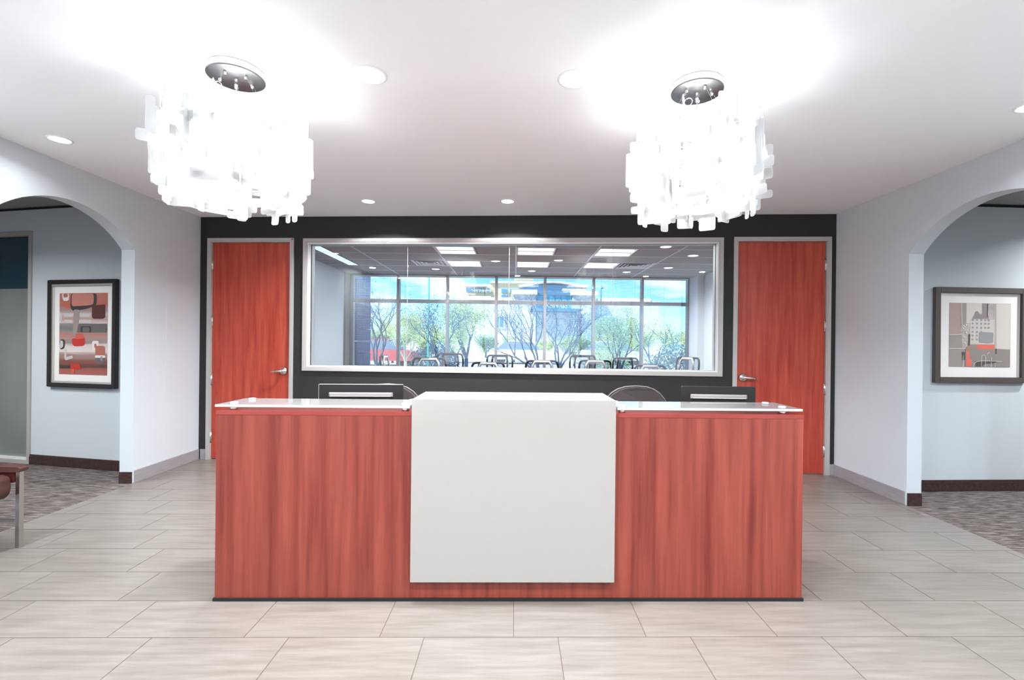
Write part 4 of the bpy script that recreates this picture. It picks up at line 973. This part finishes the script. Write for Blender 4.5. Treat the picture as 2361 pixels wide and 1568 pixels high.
# trees
bark = mat('bark_haze_blue', lin(84, 98, 108), .9, noise=(lin(60, 78, 92), (1, 1, 1), 9, 4, 'World', .4, .6)); barkl = mat('bark_pale', lin(206, 206, 176), .9)  # blue cast of the dark bark is window haze put into its colour
lf1 = leafmat('leaf_yellow_green', lin(226, 226, 158), lin(196, 212, 146)); lf2 = leafmat('leaf_green', lin(190, 206, 150), lin(158, 186, 142)); lf3 = leafmat('leaf_grey_green', lin(120, 150, 140), lin(96, 134, 136))
def tree(name, px, Y, hgt, spread, label, leaf, nleaf, lsize, seed, lean=0, fork=(.12, .3), br=bark, levels=5, r0=.09, forks=3, group=None):
    rnd = random.Random(seed); p0 = at(px, 830, Y); root = empty(name, (p0.x, Y, -.02), label=label, cat='tree', group=group)
    t = MB(); tips = []
    def grow(p, d, L, r, lv):
        n = 3; pts = [p]; q = p.copy(); dd = d.copy()
        for i in range(n):
            dd = (dd+Vector((rnd.gauss(0, .16), rnd.gauss(0, .16), rnd.gauss(.03, .08)))).normalized(); q = q+dd*L/n; pts.append(q.copy())
            if lv <= 2: tips.append(q.copy())
        t.tube(pts, [r*(1-.35*i/n) for i in range(n+1)], br, 6 if lv > 2 else 4, caps=False)
        if lv == 0: tips.append(q); return
        for i in range(rnd.choice([2, 3, 3]) if lv > 1 else 2):
            a = rnd.uniform(0, 2*PI); sp = rnd.uniform(.35, .75)
            nd_ = (dd+Vector((_c(a)*sp*spread, _s(a)*sp*spread, rnd.uniform(-.05, .25)))).normalized()
            grow(pts[-1] if i else pts[-2], nd_, L*rnd.uniform(.62, .82), r*.6, lv-1)
    for i in range(forks):
        a = 2*PI*i/forks+rnd.uniform(-.5, .5); d = Vector((_c(a)*fork[1]*spread+lean, _s(a)*fork[1], 1)).normalized()
        grow(Vector((0, 0, hgt*fork[0])), d, hgt*.27, r0*.7, levels-1)
    t.tube([(0, 0, 0), (lean*.02, 0, hgt*fork[0]*.6), (0, 0, hgt*fork[0]+.03)], [r0*1.15, r0, r0*.9], br, 8)
    t.build('trunk', root, fix=False)
    if nleaf:
        b = MB(); n_ = len(tips)
        for i in range(nleaf):
            c = tips[rnd.randrange(n_)]+Vector((rnd.gauss(0, .22), rnd.gauss(0, .22), rnd.gauss(0, .2)))*hgt/4.5
            a = Vector((rnd.gauss(0, 1), rnd.gauss(0, 1), rnd.gauss(0, 1))).normalized()*lsize; o_ = a.orthogonal().normalized()*lsize*.45
            b.face([c-a, c+o_, c+a, c-o_], leaf)
        b.build('foliage', root, fix=False, kind='stuff')
    return root
tree('bare_tree', 870, 14.5, 3.3, 1.0, 'sparse bare tree with dark curving branches in the leftmost bay', lf3, 500, .03, 11, .25, (.16, .5), forks=3, levels=5, r0=.05)
tree('twiggy_tree', 1020, 17.5, 3.5, 1.1, 'twiggy tree leaning left in the second bay, branches tinted blue for haze', lf3, 1500, .035, 12, -.35, (.12, .6), forks=3, levels=5, r0=.055)
tree('green_tree', 1075, 20, 3.5, 1.0, 'yellow green leafy tree filling the third bay', lf1, 6000, .05, 13, -.1, (.2, .5), forks=3, levels=4, r0=.08)
tree('forked_tree', 1243, 15, 3.6, 1.1, 'bare forked tree with long branches leaning left in the middle bay', lf3, 500, .03, 14, -.55, (.1, .5), forks=4, levels=5, r0=.05)
tree('slender_tree', 1291, 15.5, 3.4, .8, 'slender bare tree with upright branches in the fifth bay', lf3, 700, .03, 15, .0, (.14, .45), forks=4, levels=5, r0=.05)
tree('willowy_tree', 1432, 18, 3.4, .9, 'dense leafy tree with criss crossed stems in the sixth bay', lf2, 6500, .04, 16, -.05, (.1, .55), forks=4, levels=4, r0=.06)
tree('young_tree', 1508, 16, 3.3, 1.0, 'young pale leafed tree with a low fork in the seventh bay', lf1, 2600, .04, 17, .15, (.12, .6), forks=3, levels=5, r0=.045)
tree('pale_tree', 935, 24, 3.4, 1.0, 'small pale barked tree behind the second bay', lf1, 2500, .06, 18, .1, (.1, .6), barkl, 5, .08)
hg = 'small trees along the road'
WORD = ['first', 'second', 'third', 'fourth', 'fifth', 'sixth', 'seventh', 'eighth', 'ninth', 'tenth', 'eleventh', 'last']; HX = (905, 985, 1050, 1120, 1185, 1255, 1325, 1395, 1465, 1540, 1600, 860)
for i, (px, Y, h_) in enumerate(((905, 30, 3.3), (985, 40, 3.2), (1050, 31, 3.7), (1120, 42, 3.0), (1185, 33, 2.5), (1255, 44, 2.4), (1325, 32, 2.8), (1395, 42, 3.5), (1465, 31, 3.5), (1540, 41, 3.9), (1600, 33, 3.6), (860, 44, 3.4))):
    tree('roadside_tree', px, Y, h_, 1.2, 'small distant %s tree by the road, %s from the left of its row' % ('yellow green' if i % 3 else 'green', WORD[sum(1 for q in HX if q < px)]), lf1 if i % 3 else lf2, 2600, .085, 30+i, 0, (.12, .7), forks=3, levels=3, r0=.07, group=hg)
def bush(px, Y, R, label, lf, seed):
    rnd = random.Random(seed); p = at(px, 830, Y); r = empty('bush', (p.x, Y, -.02), label=label, cat='bush'); b = MB()
    for i in range(2600):
        v = Vector((rnd.gauss(0, 1), rnd.gauss(0, 1), abs(rnd.gauss(0, 1)))).normalized()*R*rnd.uniform(.6, 1)
        a = Vector((rnd.gauss(0, 1), rnd.gauss(0, 1), rnd.gauss(0, 1))).normalized()*.045; o_ = a.orthogonal().normalized()*.03; v.z *= 1.15
        b.face([v-a, v+o_, v+a, v-o_], lf)
    b.build('foliage', r, fix=False, kind='stuff')
    b = MB()
    for i in range(5): a = 2*PI*i/5; b.tube([(0, 0, 0), (R*.5*_c(a), R*.5*_s(a), R*.7)], .02, bark, 5)
    b.build('stems', r, fix=False)
bush(1568, 13.5, 1.25, 'dark green bush in the lower right corner of the last bay', lf3, 71)
bush(1400, 24, 1.3, 'green bush below the leafy tree in the sixth bay', lf2, 72)
bush(1000, 24, 1.3, 'grey green bush low in the second bay', lf3, 73)
bpy.context.view_layer.update()
